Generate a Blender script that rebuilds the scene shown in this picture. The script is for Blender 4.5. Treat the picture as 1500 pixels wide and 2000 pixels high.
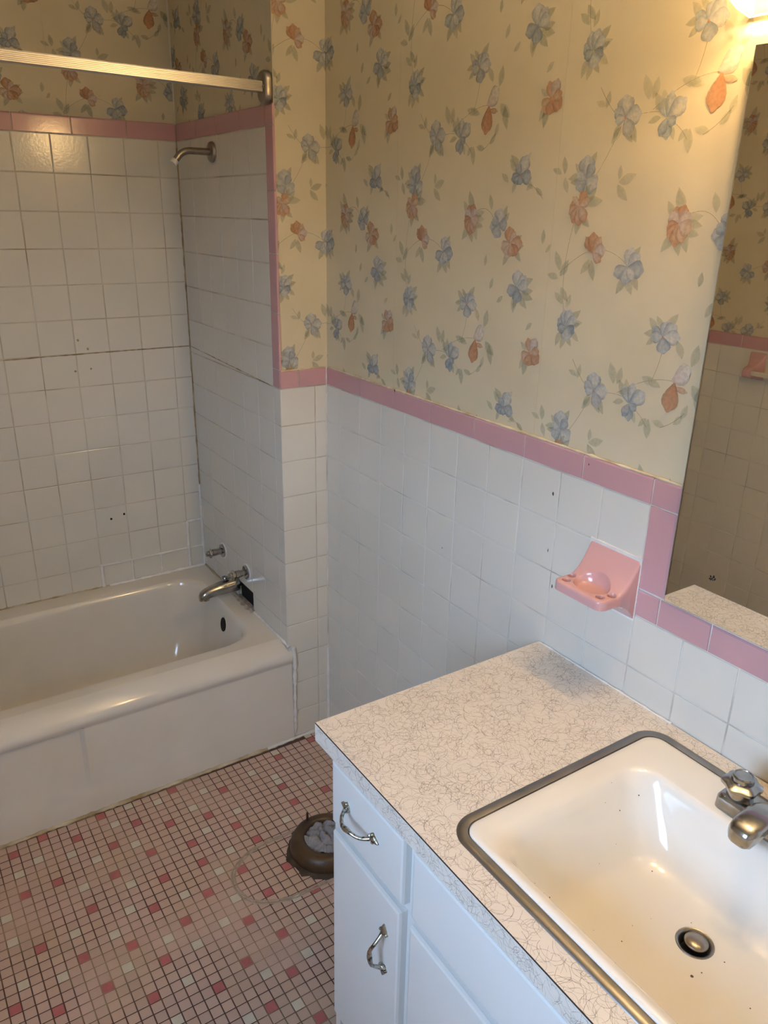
import bpy, bmesh, math, random
from mathutils import Vector, Matrix

for o in list(bpy.data.objects):
    bpy.data.objects.remove(o)
SC = bpy.context.scene
COL = SC.collection

# ------------------------------------------------------------------ camera
ZF = 1.197                                   # height of the wainscot trim joint above the floor
FPX, PITCH, YAW, ROLL = 1524.64, -0.3664, 0.5874, 0.0208
CAM = Vector((-1.1155, -1.9944, 0.4759 + ZF))
_fw = Vector((math.sin(YAW) * math.cos(PITCH), math.cos(YAW) * math.cos(PITCH), math.sin(PITCH)))
_r0 = Vector((math.cos(YAW), -math.sin(YAW), 0))
_u0 = _r0.cross(_fw)
_rt = math.cos(ROLL) * _r0 + math.sin(ROLL) * _u0
_up = -math.sin(ROLL) * _r0 + math.cos(ROLL) * _u0
cd = bpy.data.cameras.new('camera')
cam = bpy.data.objects.new('camera', cd)
COL.objects.link(cam)
cd.sensor_fit = 'HORIZONTAL'
cd.sensor_width = 36.0
cd.lens = 36.0 * FPX / 1500.0
cd.clip_start = 0.02
cam.matrix_world = Matrix(((_rt.x, _up.x, -_fw.x, CAM.x), (_rt.y, _up.y, -_fw.y, CAM.y),
                           (_rt.z, _up.z, -_fw.z, CAM.z), (0, 0, 0, 1)))
SC.camera = cam


def to_pixel(p):
    d = Vector(p) - CAM
    z = d.dot(_fw)
    return (750 + FPX * d.dot(_rt) / z, 1000 - FPX * d.dot(_up) / z, z)


# ------------------------------------------------------------------ world, daylight, exposure
SC.view_settings.view_transform = 'Standard'
SC.view_settings.look = 'None'
SC.view_settings.gamma = 1.0
SC.view_settings.use_curve_mapping = False
SC.view_settings.exposure = 0.36
DAY_STRENGTH = 20.0
LAMP_STRENGTH = 1250.0
world = bpy.data.worlds.new('daylight')
SC.world = world
world.use_nodes = True
# sky above the horizon, dull ground below it
_wn, _wl = world.node_tree.nodes, world.node_tree.links
_wt = _wn.new('ShaderNodeTexCoord'); _ws = _wn.new('ShaderNodeSeparateXYZ'); _wr = _wn.new('ShaderNodeValToRGB')
_wl.new(_wt.outputs['Generated'], _ws.inputs[0]); _wl.new(_ws.outputs['Z'], _wr.inputs['Fac'])
_wr.color_ramp.elements[0].position = 0.0
_wr.color_ramp.elements[0].color = (0.035, 0.036, 0.028, 1)
_wr.color_ramp.elements[1].position = 0.06
_wr.color_ramp.elements[1].color = (0.46, 0.68, 1.0, 1)
_wl.new(_wr.outputs['Color'], _wn['Background'].inputs[0])
world.node_tree.nodes['Background'].inputs[1].default_value = DAY_STRENGTH
# room extents
XR, XL, YB, YF, ZC = 0.0, -1.824, 0.7177, -2.45, 2.44
XA = -0.150            # tiled end wall of the tub alcove (faces the tub)
XA2 = -1.674           # the other end of the alcove
WY0, WY1, WZ0, WZ1 = -1.98, -1.30, 1.05, 1.95   # window opening in the left wall
pl = bpy.data.lights.new('window_portal', 'AREA')
pl.shape = 'RECTANGLE'
pl.size = WZ1 - WZ0
pl.size_y = WY1 - WY0
pl.cycles.is_portal = True
po = bpy.data.objects.new('window_portal', pl)
COL.objects.link(po)
po.location = (XL - 0.10, (WY0 + WY1) / 2, (WZ0 + WZ1) / 2)
po.rotation_euler = (0, -math.pi / 2, 0)

# ------------------------------------------------------------------ helpers
P = 0.1095             # wall tile pitch
PT = 0.1645            # trim tile pitch
TH = 0.052             # trim tile height


def tag(o, label=None, cat=None, group=None, kind=None):
    if label: o['label'] = label
    if cat: o['category'] = cat
    if group: o['group'] = group
    if kind: o['kind'] = kind
    return o


def link(o, parent=None):
    COL.objects.link(o)
    if parent is not None:
        o.parent = parent
    return o


def empty(name, loc, label, cat, group=None):
    o = bpy.data.objects.new(name, None)
    o.empty_display_size = 0.05
    o.location = loc
    link(o)
    return tag(o, label, cat, group)


def obj(name, bm, mats, parent=None, smooth=None, loc=None):
    """bm is in world coordinates; the object is placed so that it stays there under an unrotated parent"""
    me = bpy.data.meshes.new(name)
    if parent is not None and parent.type == 'EMPTY':
        bmesh.ops.translate(bm, verts=bm.verts, vec=-parent.matrix_basis.translation)
    elif loc is not None:
        bmesh.ops.translate(bm, verts=bm.verts, vec=-Vector(loc))
    bmesh.ops.recalc_face_normals(bm, faces=bm.faces)
    bm.to_mesh(me)
    bm.free()
    for m in (mats if isinstance(mats, (list, tuple)) else [mats]):
        me.materials.append(m)
    if smooth is not None:
        for p in me.polygons: p.use_smooth = True
        if smooth < 179:
            me.set_sharp_from_angle(angle=math.radians(smooth))
    o = bpy.data.objects.new(name, me)
    link(o, parent)
    if loc is not None and (parent is None or parent.type != 'EMPTY'):
        o.location = loc
    return o


def sub(name, bm, mats, part, smooth=None):
    """a sub-part: parent is a mesh part that itself hangs under an empty"""
    root = part.parent
    if root is not None and root.type == 'EMPTY':
        bmesh.ops.translate(bm, verts=bm.verts, vec=-root.matrix_basis.translation)
    bmesh.ops.translate(bm, verts=bm.verts, vec=-part.matrix_basis.translation)
    return obj(name, bm, mats, part, smooth)


def box(bm, x0, x1, y0, y1, z0, z1, bev=0.0, seg=2, mi=0):
    vs = [bm.verts.new(c) for c in ((x0, y0, z0), (x1, y0, z0), (x1, y1, z0), (x0, y1, z0),
                                    (x0, y0, z1), (x1, y0, z1), (x1, y1, z1), (x0, y1, z1))]
    fs = [bm.faces.new([vs[i] for i in f]) for f in ((3, 2, 1, 0), (4, 5, 6, 7), (0, 1, 5, 4), (1, 2, 6, 5), (2, 3, 7, 6), (3, 0, 4, 7))]
    for f in fs: f.material_index = mi
    if bev > 0:
        es = list({e for f in fs for e in f.edges})
        bmesh.ops.bevel(bm, geom=es, offset=bev, segments=seg, profile=0.5, affect='EDGES')
    return bm


def nbox(*a, **k):
    return box(bmesh.new(), *a, **k)


def frame_of(d):
    d = Vector(d).normalized()
    a = Vector((0, 0, 1)) if abs(d.z) < 0.9 else Vector((1, 0, 0))
    u = d.cross(a).normalized()
    return u, d.cross(u).normalized(), d


def lathe(bm, base, axis, prof, n=24, mi=0, cap=True):
    """prof: list of (distance along axis, radius)"""
    u, v, d = frame_of(axis)
    base = Vector(base)
    rings = []
    for t, r in prof:
        rings.append([bm.verts.new(base + d * t + (u * math.cos(2 * math.pi * i / n) + v * math.sin(2 * math.pi * i / n)) * r) for i in range(n)])
    for a, b in zip(rings, rings[1:]):
        for i in range(n):
            f = bm.faces.new((a[i], a[(i + 1) % n], b[(i + 1) % n], b[i]))
            f.material_index = mi
    if cap:
        bm.faces.new(rings[0][::-1]).material_index = mi
        bm.faces.new(rings[-1]).material_index = mi
    return bm


def tube(bm, pts, rad, n=12, cap=True, flat=None, mi=0):
    pts = [Vector(p) for p in pts]
    rads = rad if isinstance(rad, (list, tuple)) else [rad] * len(pts)
    rings = []
    u = None
    for i, p in enumerate(pts):
        d = (pts[min(i + 1, len(pts) - 1)] - pts[max(i - 1, 0)]).normalized()
        if u is None:
            u, v, _ = frame_of(d)
        else:
            u = (u - d * u.dot(d)).normalized()
            v = d.cross(u)
        rings.append([bm.verts.new(p + (u * math.cos(2 * math.pi * k / n) + v * math.sin(2 * math.pi * k / n)) * rads[i]) for k in range(n)])
    for a, b in zip(rings, rings[1:]):
        for k in range(n):
            bm.faces.new((a[k], a[(k + 1) % n], b[(k + 1) % n], b[k])).material_index = mi
    if cap:
        bm.faces.new(rings[0][::-1]).material_index = mi
        bm.faces.new(rings[-1]).material_index = mi
    return bm


def rrect(x0, x1, y0, y1, r, n=8):
    """rounded rectangle outline, counter-clockwise, 4*(n+1) points"""
    out = []
    for cx, cy, a0 in ((x1 - r, y1 - r, 0), (x0 + r, y1 - r, 90), (x0 + r, y0 + r, 180), (x1 - r, y0 + r, 270)):
        for k in range(n + 1):
            a = math.radians(a0 + 90 * k / n)
            out.append((cx + r * math.cos(a), cy + r * math.sin(a)))
    return out


def loft(bm, loops, cap0=False, cap1=False, mi=0):
    rings = [[bm.verts.new(p) for p in L] for L in loops]
    n = len(rings[0])
    for a, b in zip(rings, rings[1:]):
        for i in range(n):
            bm.faces.new((a[i], a[(i + 1) % n], b[(i + 1) % n], b[i])).material_index = mi
    if cap0: bm.faces.new(rings[0][::-1]).material_index = mi
    if cap1: bm.faces.new(rings[-1]).material_index = mi
    return bm


def extrude_profile(bm, prof, x0, x1, mi=0, steps=1):
    """closed (y,z) outline swept along x"""
    loops = [[(x0 + (x1 - x0) * k / steps, y, z) for y, z in prof] for k in range(steps + 1)]
    return loft(bm, loops, True, True, mi)


# ------------------------------------------------------------------ materials
def nodes_of(m):
    m.use_nodes = True
    return m.node_tree.nodes, m.node_tree.links


def mat(name, col, rough=0.5, metal=0.0, var=0.0, vscale=8.0, col2=None, bump=0.0, bscale=60.0, objrand=0.0, coat=0.0, spec=0.5, contrast=(0.35, 0.65), rvar=0.0):
    m = bpy.data.materials.new(name)
    N, L = nodes_of(m)
    b = N['Principled BSDF']
    b.inputs['Roughness'].default_value = rough
    b.inputs['Metallic'].default_value = metal
    b.inputs['Coat Weight'].default_value = coat
    b.inputs['Coat Roughness'].default_value = 0.06
    b.inputs['Specular IOR Level'].default_value = spec
    c1 = (*col, 1)
    b.inputs['Base Color'].default_value = c1
    tc = N.new('ShaderNodeTexCoord')
    last = None
    if col2 is None and var > 0:
        col2 = tuple(max(0, c * (1 - var)) for c in col)
    if col2 is not None:
        nz = N.new('ShaderNodeTexNoise')
        nz.inputs['Scale'].default_value = vscale
        nz.inputs['Detail'].default_value = 5
        geo = N.new('ShaderNodeNewGeometry')
        L.new(geo.outputs['Position'], nz.inputs['Vector'])
        mr = N.new('ShaderNodeMapRange')
        mr.inputs['From Min'].default_value, mr.inputs['From Max'].default_value = contrast
        L.new(nz.outputs['Fac'], mr.inputs['Value'])
        mx = N.new('ShaderNodeMix'); mx.data_type = 'RGBA'
        mx.inputs['A'].default_value = c1
        mx.inputs['B'].default_value = (*col2, 1)
        L.new(mr.outputs['Result'], mx.inputs['Factor'])
        last = mx.outputs['Result']
        if rvar:
            rr = N.new('ShaderNodeMapRange')
            rr.inputs['To Min'].default_value = rough
            rr.inputs['To Max'].default_value = rough + rvar
            L.new(nz.outputs['Fac'], rr.inputs['Value'])
            L.new(rr.outputs['Result'], b.inputs['Roughness'])
    if objrand > 0:
        oi = N.new('ShaderNodeObjectInfo')
        hs = N.new('ShaderNodeHueSaturation')
        mr2 = N.new('ShaderNodeMapRange')
        mr2.inputs['To Min'].default_value = 1 - objrand
        mr2.inputs['To Max'].default_value = 1 + objrand * 0.6
        L.new(oi.outputs['Random'], mr2.inputs['Value'])
        L.new(mr2.outputs['Result'], hs.inputs['Value'])
        if last: L.new(last, hs.inputs['Color'])
        else: hs.inputs['Color'].default_value = c1
        last = hs.outputs['Color']
    if last: L.new(last, b.inputs['Base Color'])
    if bump > 0:
        nb = N.new('ShaderNodeTexNoise')
        nb.inputs['Scale'].default_value = bscale
        nb.inputs['Detail'].default_value = 3
        geo2 = N.new('ShaderNodeNewGeometry')
        L.new(geo2.outputs['Position'], nb.inputs['Vector'])
        bp = N.new('ShaderNodeBump')
        bp.inputs['Strength'].default_value = bump
        bp.inputs['Distance'].default_value = 0.002
        L.new(nb.outputs['Fac'], bp.inputs['Height'])
        L.new(bp.outputs['Normal'], b.inputs['Normal'])
    return m


def emit_mat(name, col, strength):
    m = bpy.data.materials.new(name)
    N, L = nodes_of(m)
    b = N['Principled BSDF']
    b.inputs['Base Color'].default_value = (*col, 1)
    b.inputs['Roughness'].default_value = 0.3
    b.inputs['Emission Color'].default_value = (*col, 1)
    b.inputs['Emission Strength'].default_value = strength
    return m


M = {}
M['tile'] = mat('white_glazed_tile', (0.70, 0.68, 0.62), 0.16, var=0.05, vscale=3, bump=0.10, bscale=130, objrand=0.014)
M['pink'] = mat('pink_glazed_tile', (0.55, 0.32, 0.345), 0.15, var=0.06, vscale=5, bump=0.06, bscale=90, objrand=0.03)
M['grout'] = mat('wall_grout', (0.60, 0.56, 0.48), 0.85, col2=(0.30, 0.23, 0.15), vscale=7, contrast=(0.45, 0.75))
M['grout_w'] = mat('white_grout', (0.68, 0.66, 0.61), 0.8, col2=(0.36, 0.33, 0.28), vscale=9, contrast=(0.48, 0.72))
M['fgrout'] = mat('floor_grout', (0.085, 0.045, 0.035), 0.85, col2=(0.34, 0.26, 0.17), vscale=4.5, contrast=(0.48, 0.66))
M['paper'] = mat('cream_wallpaper', (0.635, 0.565, 0.41), 0.62, col2=(0.59, 0.52, 0.365), vscale=5, bump=0.08, bscale=260, spec=0.35)
M['plaster'] = mat('plaster', (0.70, 0.65, 0.55), 0.8, var=0.1)
M['ceil'] = mat('ceiling_paint', (0.78, 0.76, 0.71), 0.8, var=0.05)
M['porc'] = mat('white_porcelain_tub', (0.74, 0.71, 0.66), 0.14, col2=(0.69, 0.65, 0.575), vscale=3.2, coat=0.3)
M['sinkp'] = mat('sink_enamel', (0.82, 0.80, 0.755), 0.12, col2=(0.80, 0.76, 0.68), vscale=5, coat=0.4)
M['steel'] = mat('dull_stainless_rim', (0.36, 0.35, 0.34), 0.38, metal=1.0, var=0.3, vscale=14)
M['chrome'] = mat('worn_chrome', (0.46, 0.46, 0.455), 0.18, metal=1.0, var=0.25, vscale=40)
M['nickel'] = mat('brushed_nickel', (0.34, 0.31, 0.275), 0.30, metal=1.0, var=0.2, vscale=30)
M['alum'] = mat('ribbed_aluminium', (0.55, 0.53, 0.50), 0.36, metal=1.0, var=0.12, vscale=20)
M['pewter'] = mat('antique_pewter', (0.52, 0.52, 0.47), 0.28, metal=1.0, col2=(0.13, 0.12, 0.10), vscale=160, contrast=(0.5, 0.62))
M['paint'] = mat('white_cabinet_paint', (0.74, 0.745, 0.735), 0.34, var=0.05, vscale=4, bump=0.05, bscale=40)
M['lam'] = mat('cream_laminate', (0.735, 0.685, 0.625), 0.36, col2=(0.705, 0.655, 0.595), vscale=6)
M['dark'] = mat('dark_seam', (0.03, 0.022, 0.02), 0.7, var=0.3)
M['black'] = mat('flat_black', (0.006, 0.005, 0.005), 0.9, var=0.3)
M['caulk'] = mat('white_caulk', (0.82, 0.80, 0.78), 0.5, var=0.12, vscale=40, bump=0.25, bscale=90)
M['dcaulk'] = mat('dirty_caulk', (0.60, 0.53, 0.40), 0.7, col2=(0.30, 0.22, 0.11), vscale=14, bump=0.3, bscale=120)
M['stain'] = mat('rust_stained_grout', (0.44, 0.34, 0.18), 0.8, col2=(0.27, 0.19, 0.10), vscale=14, contrast=(0.4, 0.6))
M['residue'] = mat('caulk_residue', (0.36, 0.305, 0.245), 0.75, col2=(0.29, 0.235, 0.18), vscale=60, bump=0.4, bscale=200)
M['fl_pink'] = mat('pink_mosaic_tile', (0.50, 0.36, 0.315), 0.32, col2=(0.47, 0.345, 0.27), vscale=6, objrand=0.07, bump=0.05, bscale=200)
M['fl_red'] = mat('rose_mosaic_tile', (0.43, 0.135, 0.14), 0.32, var=0.15, vscale=30, objrand=0.06)
M['fl_white'] = mat('cream_mosaic_tile', (0.58, 0.54, 0.45), 0.32, var=0.12, vscale=25, objrand=0.05)
M['slab'] = mat('floor_slab', (0.2, 0.17, 0.15), 0.9, var=0.2)
M['iron'] = mat('grimy_cast_iron', (0.075, 0.042, 0.017), 0.42, col2=(0.018, 0.011, 0.007), vscale=9, bump=0.25, bscale=150, contrast=(0.38, 0.66))
M['rag'] = mat('grey_rag', (0.27, 0.27, 0.29), 0.9, var=0.2, vscale=60, bump=0.06, bscale=400)
M['mirror'] = mat('mirror_silver', (0.83, 0.82, 0.77), 0.012, metal=1.0, var=0.02, vscale=2)
M['gedge'] = mat('green_glass_edge', (0.24, 0.30, 0.28), 0.12, var=0.5, vscale=30)
M['barwhite'] = mat('ivory_plastic', (0.66, 0.61, 0.50), 0.35, var=0.05)
M['bulb'] = emit_mat('lamp_bulb', (1.0, 0.74, 0.43), LAMP_STRENGTH)
M['brass'] = mat('polished_brass', (0.75, 0.55, 0.25), 0.25, metal=1.0, var=0.15)
M['frame'] = mat('window_paint', (0.80, 0.80, 0.78), 0.4, var=0.05)
M['exposed'] = mat('exposed_mortar', (0.30, 0.25, 0.20), 0.95, col2=(0.46, 0.43, 0.39), vscale=60, bump=0.8, bscale=160)

# lamp shade: thin warm glass, partly see-through, lit from behind by the bulbs
m = bpy.data.materials.new('lit_frosted_glass')
N, L = nodes_of(m)
b = N['Principled BSDF']
b.inputs['Base Color'].default_value = (0.9, 0.8, 0.55, 1)
b.inputs['Roughness'].default_value = 0.25
b.inputs['Emission Color'].default_value = (1.0, 0.80, 0.40, 1)
b.inputs['Emission Strength'].default_value = 1.1
tr = N.new('ShaderNodeBsdfTransparent'); tr.inputs['Color'].default_value = (1.0, 0.93, 0.80, 1)
mx = N.new('ShaderNodeMixShader'); mx.inputs['Fac'].default_value = 0.55
L.new(tr.outputs[0], mx.inputs[1]); L.new(b.outputs[0], mx.inputs[2]); L.new(mx.outputs[0], N['Material Output'].inputs['Surface'])
M['shade'] = m
M['shade_end'] = m.copy()
M['shade_end'].name = 'light_dimming_glass'
M['shade_end'].node_tree.nodes[mx.name].inputs['Fac'].default_value = 0.72  # mixed denser so the added ends hold back sideways light
# window glass: thin, lets daylight through
m = bpy.data.materials.new('window_glass')
N, L = nodes_of(m)
tr = N.new('ShaderNodeBsdfTransparent'); gl = N.new('ShaderNodeBsdfGlossy'); mx = N.new('ShaderNodeMixShader')
gl.inputs['Roughness'].default_value = 0.05
mx.inputs['Fac'].default_value = 0.08
L.new(tr.outputs[0], mx.inputs[1]); L.new(gl.outputs[0], mx.inputs[2]); L.new(mx.outputs[0], N['Material Output'].inputs['Surface'])
M['glass'] = m
# printed ink: colour and coverage from the mesh's own colour attribute, broken up by noise
def ink(name, rough, lo):
    m = bpy.data.materials.new(name)
    N, L = nodes_of(m)
    b = N['Principled BSDF']
    b.inputs['Roughness'].default_value = rough
    b.inputs['Specular IOR Level'].default_value = 0.3
    at = N.new('ShaderNodeAttribute'); at.attribute_name = 'Col'
    L.new(at.outputs['Color'], b.inputs['Base Color'])
    nz = N.new('ShaderNodeTexNoise'); nz.inputs['Scale'].default_value = 170; nz.inputs['Detail'].default_value = 4
    geo = N.new('ShaderNodeNewGeometry'); L.new(geo.outputs['Position'], nz.inputs['Vector'])
    mr = N.new('ShaderNodeMapRange')
    mr.inputs['From Min'].default_value = 0.35; mr.inputs['From Max'].default_value = 0.62
    mr.inputs['To Min'].default_value = lo
    L.new(nz.outputs['Fac'], mr.inputs['Value'])
    mu = N.new('ShaderNodeMath'); mu.operation = 'MULTIPLY'
    L.new(mr.outputs['Result'], mu.inputs[0]); L.new(at.outputs['Alpha'], mu.inputs[1])
    tr = N.new('ShaderNodeBsdfTransparent'); mx = N.new('ShaderNodeMixShader')
    L.new(mu.outputs[0], mx.inputs['Fac']); L.new(tr.outputs[0], mx.inputs[1]); L.new(b.outputs[0], mx.inputs[2])
    L.new(mx.outputs[0], N['Material Output'].inputs['Surface'])
    return m
M['ink'] = ink('printed_wallpaper_ink', 0.65, 0.72)
M['line'] = ink('printed_laminate_line', 0.4, 0.6)

# ------------------------------------------------------------------ wall planes
class Plane:
    def __init__(self, origin, U, V, N):
        self.o, self.U, self.V, self.N = Vector(origin), Vector(U), Vector(V), Vector(N)
    def at(self, u, v, n=0.0):
        return self.o + self.U * u + self.V * v + self.N * n
    def matrix(self, u, v, n=0.0):
        p = self.at(u, v, n)
        return Matrix(((self.U.x, self.V.x, self.N.x, p.x), (self.U.y, self.V.y, self.N.y, p.y),
                       (self.U.z, self.V.z, self.N.z, p.z), (0, 0, 0, 1)))

PL_R = Plane((0, 0, 0), (0, -1, 0), (0, 0, 1), (-1, 0, 0))           # right wall: u = -y
PL_S = Plane((0, 0, 0), (1, 0, 0), (0, 0, 1), (0, -1, 0))            # stub wall: u = x
PL_A = Plane((XA, 0, 0), (0, -1, 0), (0, 0, 1), (-1, 0, 0))          # alcove end wall with the taps: u = -y
PL_B = Plane((0, YB, 0), (1, 0, 0), (0, 0, 1), (0, -1, 0))           # back wall: u = x
PL_L = Plane((XL, 0, 0), (0, 1, 0), (0, 0, 1), (1, 0, 0))            # left wall: u = y
PL_A2 = Plane((XA2, 0, 0), (0, 1, 0), (0, 0, 1), (1, 0, 0))
PL_S2 = PL_S

_tcache = {}


def tile_mesh(w, h, d, bev, material, steps=2):
    key = (round(w, 4), round(h, 4), round(d, 4), bev, material.name, steps)
    if key in _tcache: return _tcache[key]
    l, r, bo, t = bev
    prof = [(0.0, None)]
    bm = bmesh.new()
    rings = []
    c = [(-1, -1, l, bo), (1, -1, r, bo), (1, 1, r, t), (-1, 1, l, t)]
    rings.append([bm.verts.new((sx * w / 2, sy * h / 2, -d)) for sx, sy, _, _ in c])
    for k in range(steps + 1):
        a = math.pi / 2 * k / steps
        rings.append([bm.verts.new((sx * (w / 2 - bx * (1 - math.cos(a))), sy * (h / 2 - by * (1 - math.cos(a))),
                                    -max(bx, by) * (1 - math.sin(a)))) for sx, sy, bx, by in c])
    for A, B in zip(rings, rings[1:]):
        for i in range(4):
            bm.faces.new((A[i], A[(i + 1) % 4], B[(i + 1) % 4], B[i]))
    bm.faces.new(rings[-1])
    me = bpy.data.meshes.new('tile')
    bm.to_mesh(me); bm.free()
    me.materials.append(material)
    _tcache[key] = me
    return me


def put_tile(name, plane, u0, u1, v0, v1, material, parent, gap=0.0023, d=0.0045, bev=(0.0017,) * 4, n=0.0):
    w, h = u1 - u0 - gap, v1 - v0 - gap
    if w < 0.004 or h < 0.004: return None
    o = bpy.data.objects.new(name, tile_mesh(w, h, d, bev, material))
    COL.objects.link(o)
    o.parent = parent
    o.matrix_basis = plane.matrix((u0 + u1) / 2, (v0 + v1) / 2, n)
    return o


def minus(cells, hole):
    hu0, hu1, hv0, hv1 = hole
    out = []
    for (u0, u1, v0, v1) in cells:
        if u1 <= hu0 or u0 >= hu1 or v1 <= hv0 or v0 >= hv1:
            out.append((u0, u1, v0, v1)); continue
        if hu0 > u0: out.append((u0, hu0, v0, v1))
        if hu1 < u1: out.append((hu1, u1, v0, v1))
        a, b_ = max(u0, hu0), min(u1, hu1)
        if hv0 > v0: out.append((a, b_, v0, hv0))
        if hv1 < v1: out.append((a, b_, hv1, v1))
    return out


def cuts(lo, hi, first, step):
    """joint positions between lo and hi on the lattice first + k*step"""
    k = math.ceil((lo - first) / step - 1e-6)
    xs = [lo]
    while first + k * step < hi - 1e-6:
        x = first + k * step
        if x > lo + 0.004: xs.append(x)
        k += 1
    if hi - xs[-1] < 0.004: xs[-1] = hi
    else: xs.append(hi)
    return xs


def tile_field(plane, u0, u1, v0, v1, ufirst, vfirst, material, parent, holes=(), name='tile'):
    us, vs = cuts(u0, u1, ufirst, P), cuts(v0, v1, vfirst, P)
    cells = [(a, b_, c, d) for a, b_ in zip(us, us[1:]) for c, d in zip(vs, vs[1:])]
    for h in holes: cells = minus(cells, h)
    for c in cells: put_tile(name, plane, *c, material, parent)


def slab(bm, plane, u0, u1, v0, v1, n0, n1):
    pts = [plane.at(u, v, n) for n in (n0, n1) for u, v in ((u0, v0), (u1, v0), (u1, v1), (u0, v1))]
    vs = [bm.verts.new(p) for p in pts]
    for f in ((3, 2, 1, 0), (4, 5, 6, 7), (0, 1, 5, 4), (1, 2, 6, 5), (2, 3, 7, 6), (3, 0, 4, 7)):
        bm.faces.new([vs[i] for i in f])


def grout_bed(plane, rects, parent, material, holes=()):
    bm = bmesh.new()
    cells = list(rects)
    for h in holes: cells = minus(cells, h)
    for c in cells: slab(bm, plane, *c, -0.0065, -0.0016)
    return obj('grout_bed', bm, material, parent)


GB = 0.006   # plaster sits this far behind the tile faces

# ------------------------------------------------------------------ room shell
def structure(name, bm, material):
    return tag(obj(name, bm, material), kind='structure')

wall_right = structure('wall_right', nbox(GB, 0.12, YF, YB + 0.12, 0, ZC), M['plaster'])
wall_back = structure('wall_back', nbox(XL - 0.12, GB, YB + GB, YB + 0.12, 0, ZC), M['plaster'])
HOLE = (-0.395, -0.262, 0.352, 0.437)          # broken-out opening below the taps, on PL_A (u = -y)
bm = bmesh.new()
box(bm, XA + GB, GB, GB, 0.05, 0, ZC)                                   # stub face
for (u0, u1, v0, v1) in minus([(-YB - GB, -0.05, 0, ZC)], HOLE):
    box(bm, XA + GB, XA + 0.05, -u1, -u0, v0, v1)
wall_alcove = structure('wall_alcove', bm, M['plaster'])
obj('opening_dark_panel', nbox(XA + 0.014, XA + 0.018, 0.24, 0.42, 0.33, 0.46), M['black'], wall_alcove)  # black panel standing in for the dark depth of the opening
wall_alcove_far = structure('wall_alcove_far', nbox(XL - 0.12, XA2 - GB, GB, YB + GB, 0, ZC), M['plaster'])
bm = bmesh.new()
for (u0, u1, v0, v1) in minus([(YF, GB, 0, ZC)], (WY0, WY1, WZ0, WZ1)):
    box(bm, XL - 0.12, XL - GB, u0, u1, v0, v1)
wall_left = structure('wall_left', bm, M['plaster'])
wall_front = structure('wall_front', nbox(XL - 0.12, 0.12, YF - 0.1, YF, 0, ZC), M['plaster'])
ceiling = structure('ceiling', nbox(XL - 0.12, 0.12, YF - 0.1, YB + 0.12, ZC, ZC + 0.1), M['ceil'])
floor = structure('floor', nbox(XL - 0.12, 0.12, YF - 0.1, YB + 0.12, -0.12, -0.004), M['slab'])

# ------------------------------------------------------------------ wall tiles
# right wall: joints at u = 0.0775 + k P, rows counted down from the trim
SEP = 1.2245 - TH * 0 # left edge of the tile frame round the mirror, on the inside
MU0, MU1, MZ0, MZ1 = 1.2365, 1.8635, 1.0385, 1.900      # mirror on the right wall
R_END = -YF
u_pink = 1.1725                                         # pink strip beside the mirror starts here
PKZ = ZF - 2 * P                                        # underside of the pink row under the mirror
grout_bed(PL_R, [(0, R_END, 0, ZF + TH - 0.004)], wall_right, M['grout_w'])
mirror_block = (u_pink, MU1 + 0.064, PKZ, ZF + TH + 0.01)
tile_field(PL_R, 0, R_END, 0, ZF, 0.0775, ZF, M['tile'], wall_right, holes=[mirror_block])
BULL_T = (0.0012, 0.0012, 0.0012, 0.0045)
BULL_R = (0.0012, 0.0045, 0.0012, 0.0012)
def trim_row(plane, us, v0, parent, bev=BULL_T, h=TH, name='trim_tile'):
    for a, b_ in zip(us, us[1:]):
        put_tile(name, plane, a, b_, v0, v0 + h, M['pink'], parent, d=0.006, bev=bev, n=0.0006)
def trim_col(plane, vs, u0, u1, parent, bev):
    for a, b_ in zip(vs, vs[1:]):
        put_tile('trim_tile', plane, u0, u1, a, b_, M['pink'], parent, d=0.006, bev=bev, n=0.0006)
trim_row(PL_R, [0.0] + [0.1855 + 0.1645 * k for k in range(7)], ZF, wall_right)
trim_row(PL_R, [1.1725, 1.2320], ZF, wall_right, bev=(0.0012, 0.0045, 0.0012, 0.0045))
trim_col(PL_R, [ZF - 0.1635, ZF], 1.1725, 1.2320, wall_right, BULL_R)
trim_row(PL_R, [1.1725, 1.2230, 1.3300, 1.4945, 1.659, 1.8235, 1.9275], PKZ, wall_right, h=0.0550)
trim_col(PL_R, [ZF - 0.1635, ZF], 1.8690, 1.9275, wall_right, (0.0045, 0.0012, 0.0012, 0.0012))
trim_row(PL_R, [1.8690, 1.9275], ZF, wall_right, bev=(0.0045, 0.0012, 0.0012, 0.0045))
trim_row(PL_R, [1.9275, 2.092, 2.2565, R_END], ZF, wall_right)

# stub wall between the alcove and the right wall
grout_bed(PL_S, [(XA + 0.006, 0, 0, ZF + TH - 0.004)], wall_alcove, M['grout'])
tile_field(PL_S, XA, 0, 0, ZF, XA + 0.1117, ZF, M['tile'], wall_alcove)
trim_row(PL_S, [XA, XA + 0.0585, 0.0], ZF, wall_alcove)

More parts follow.
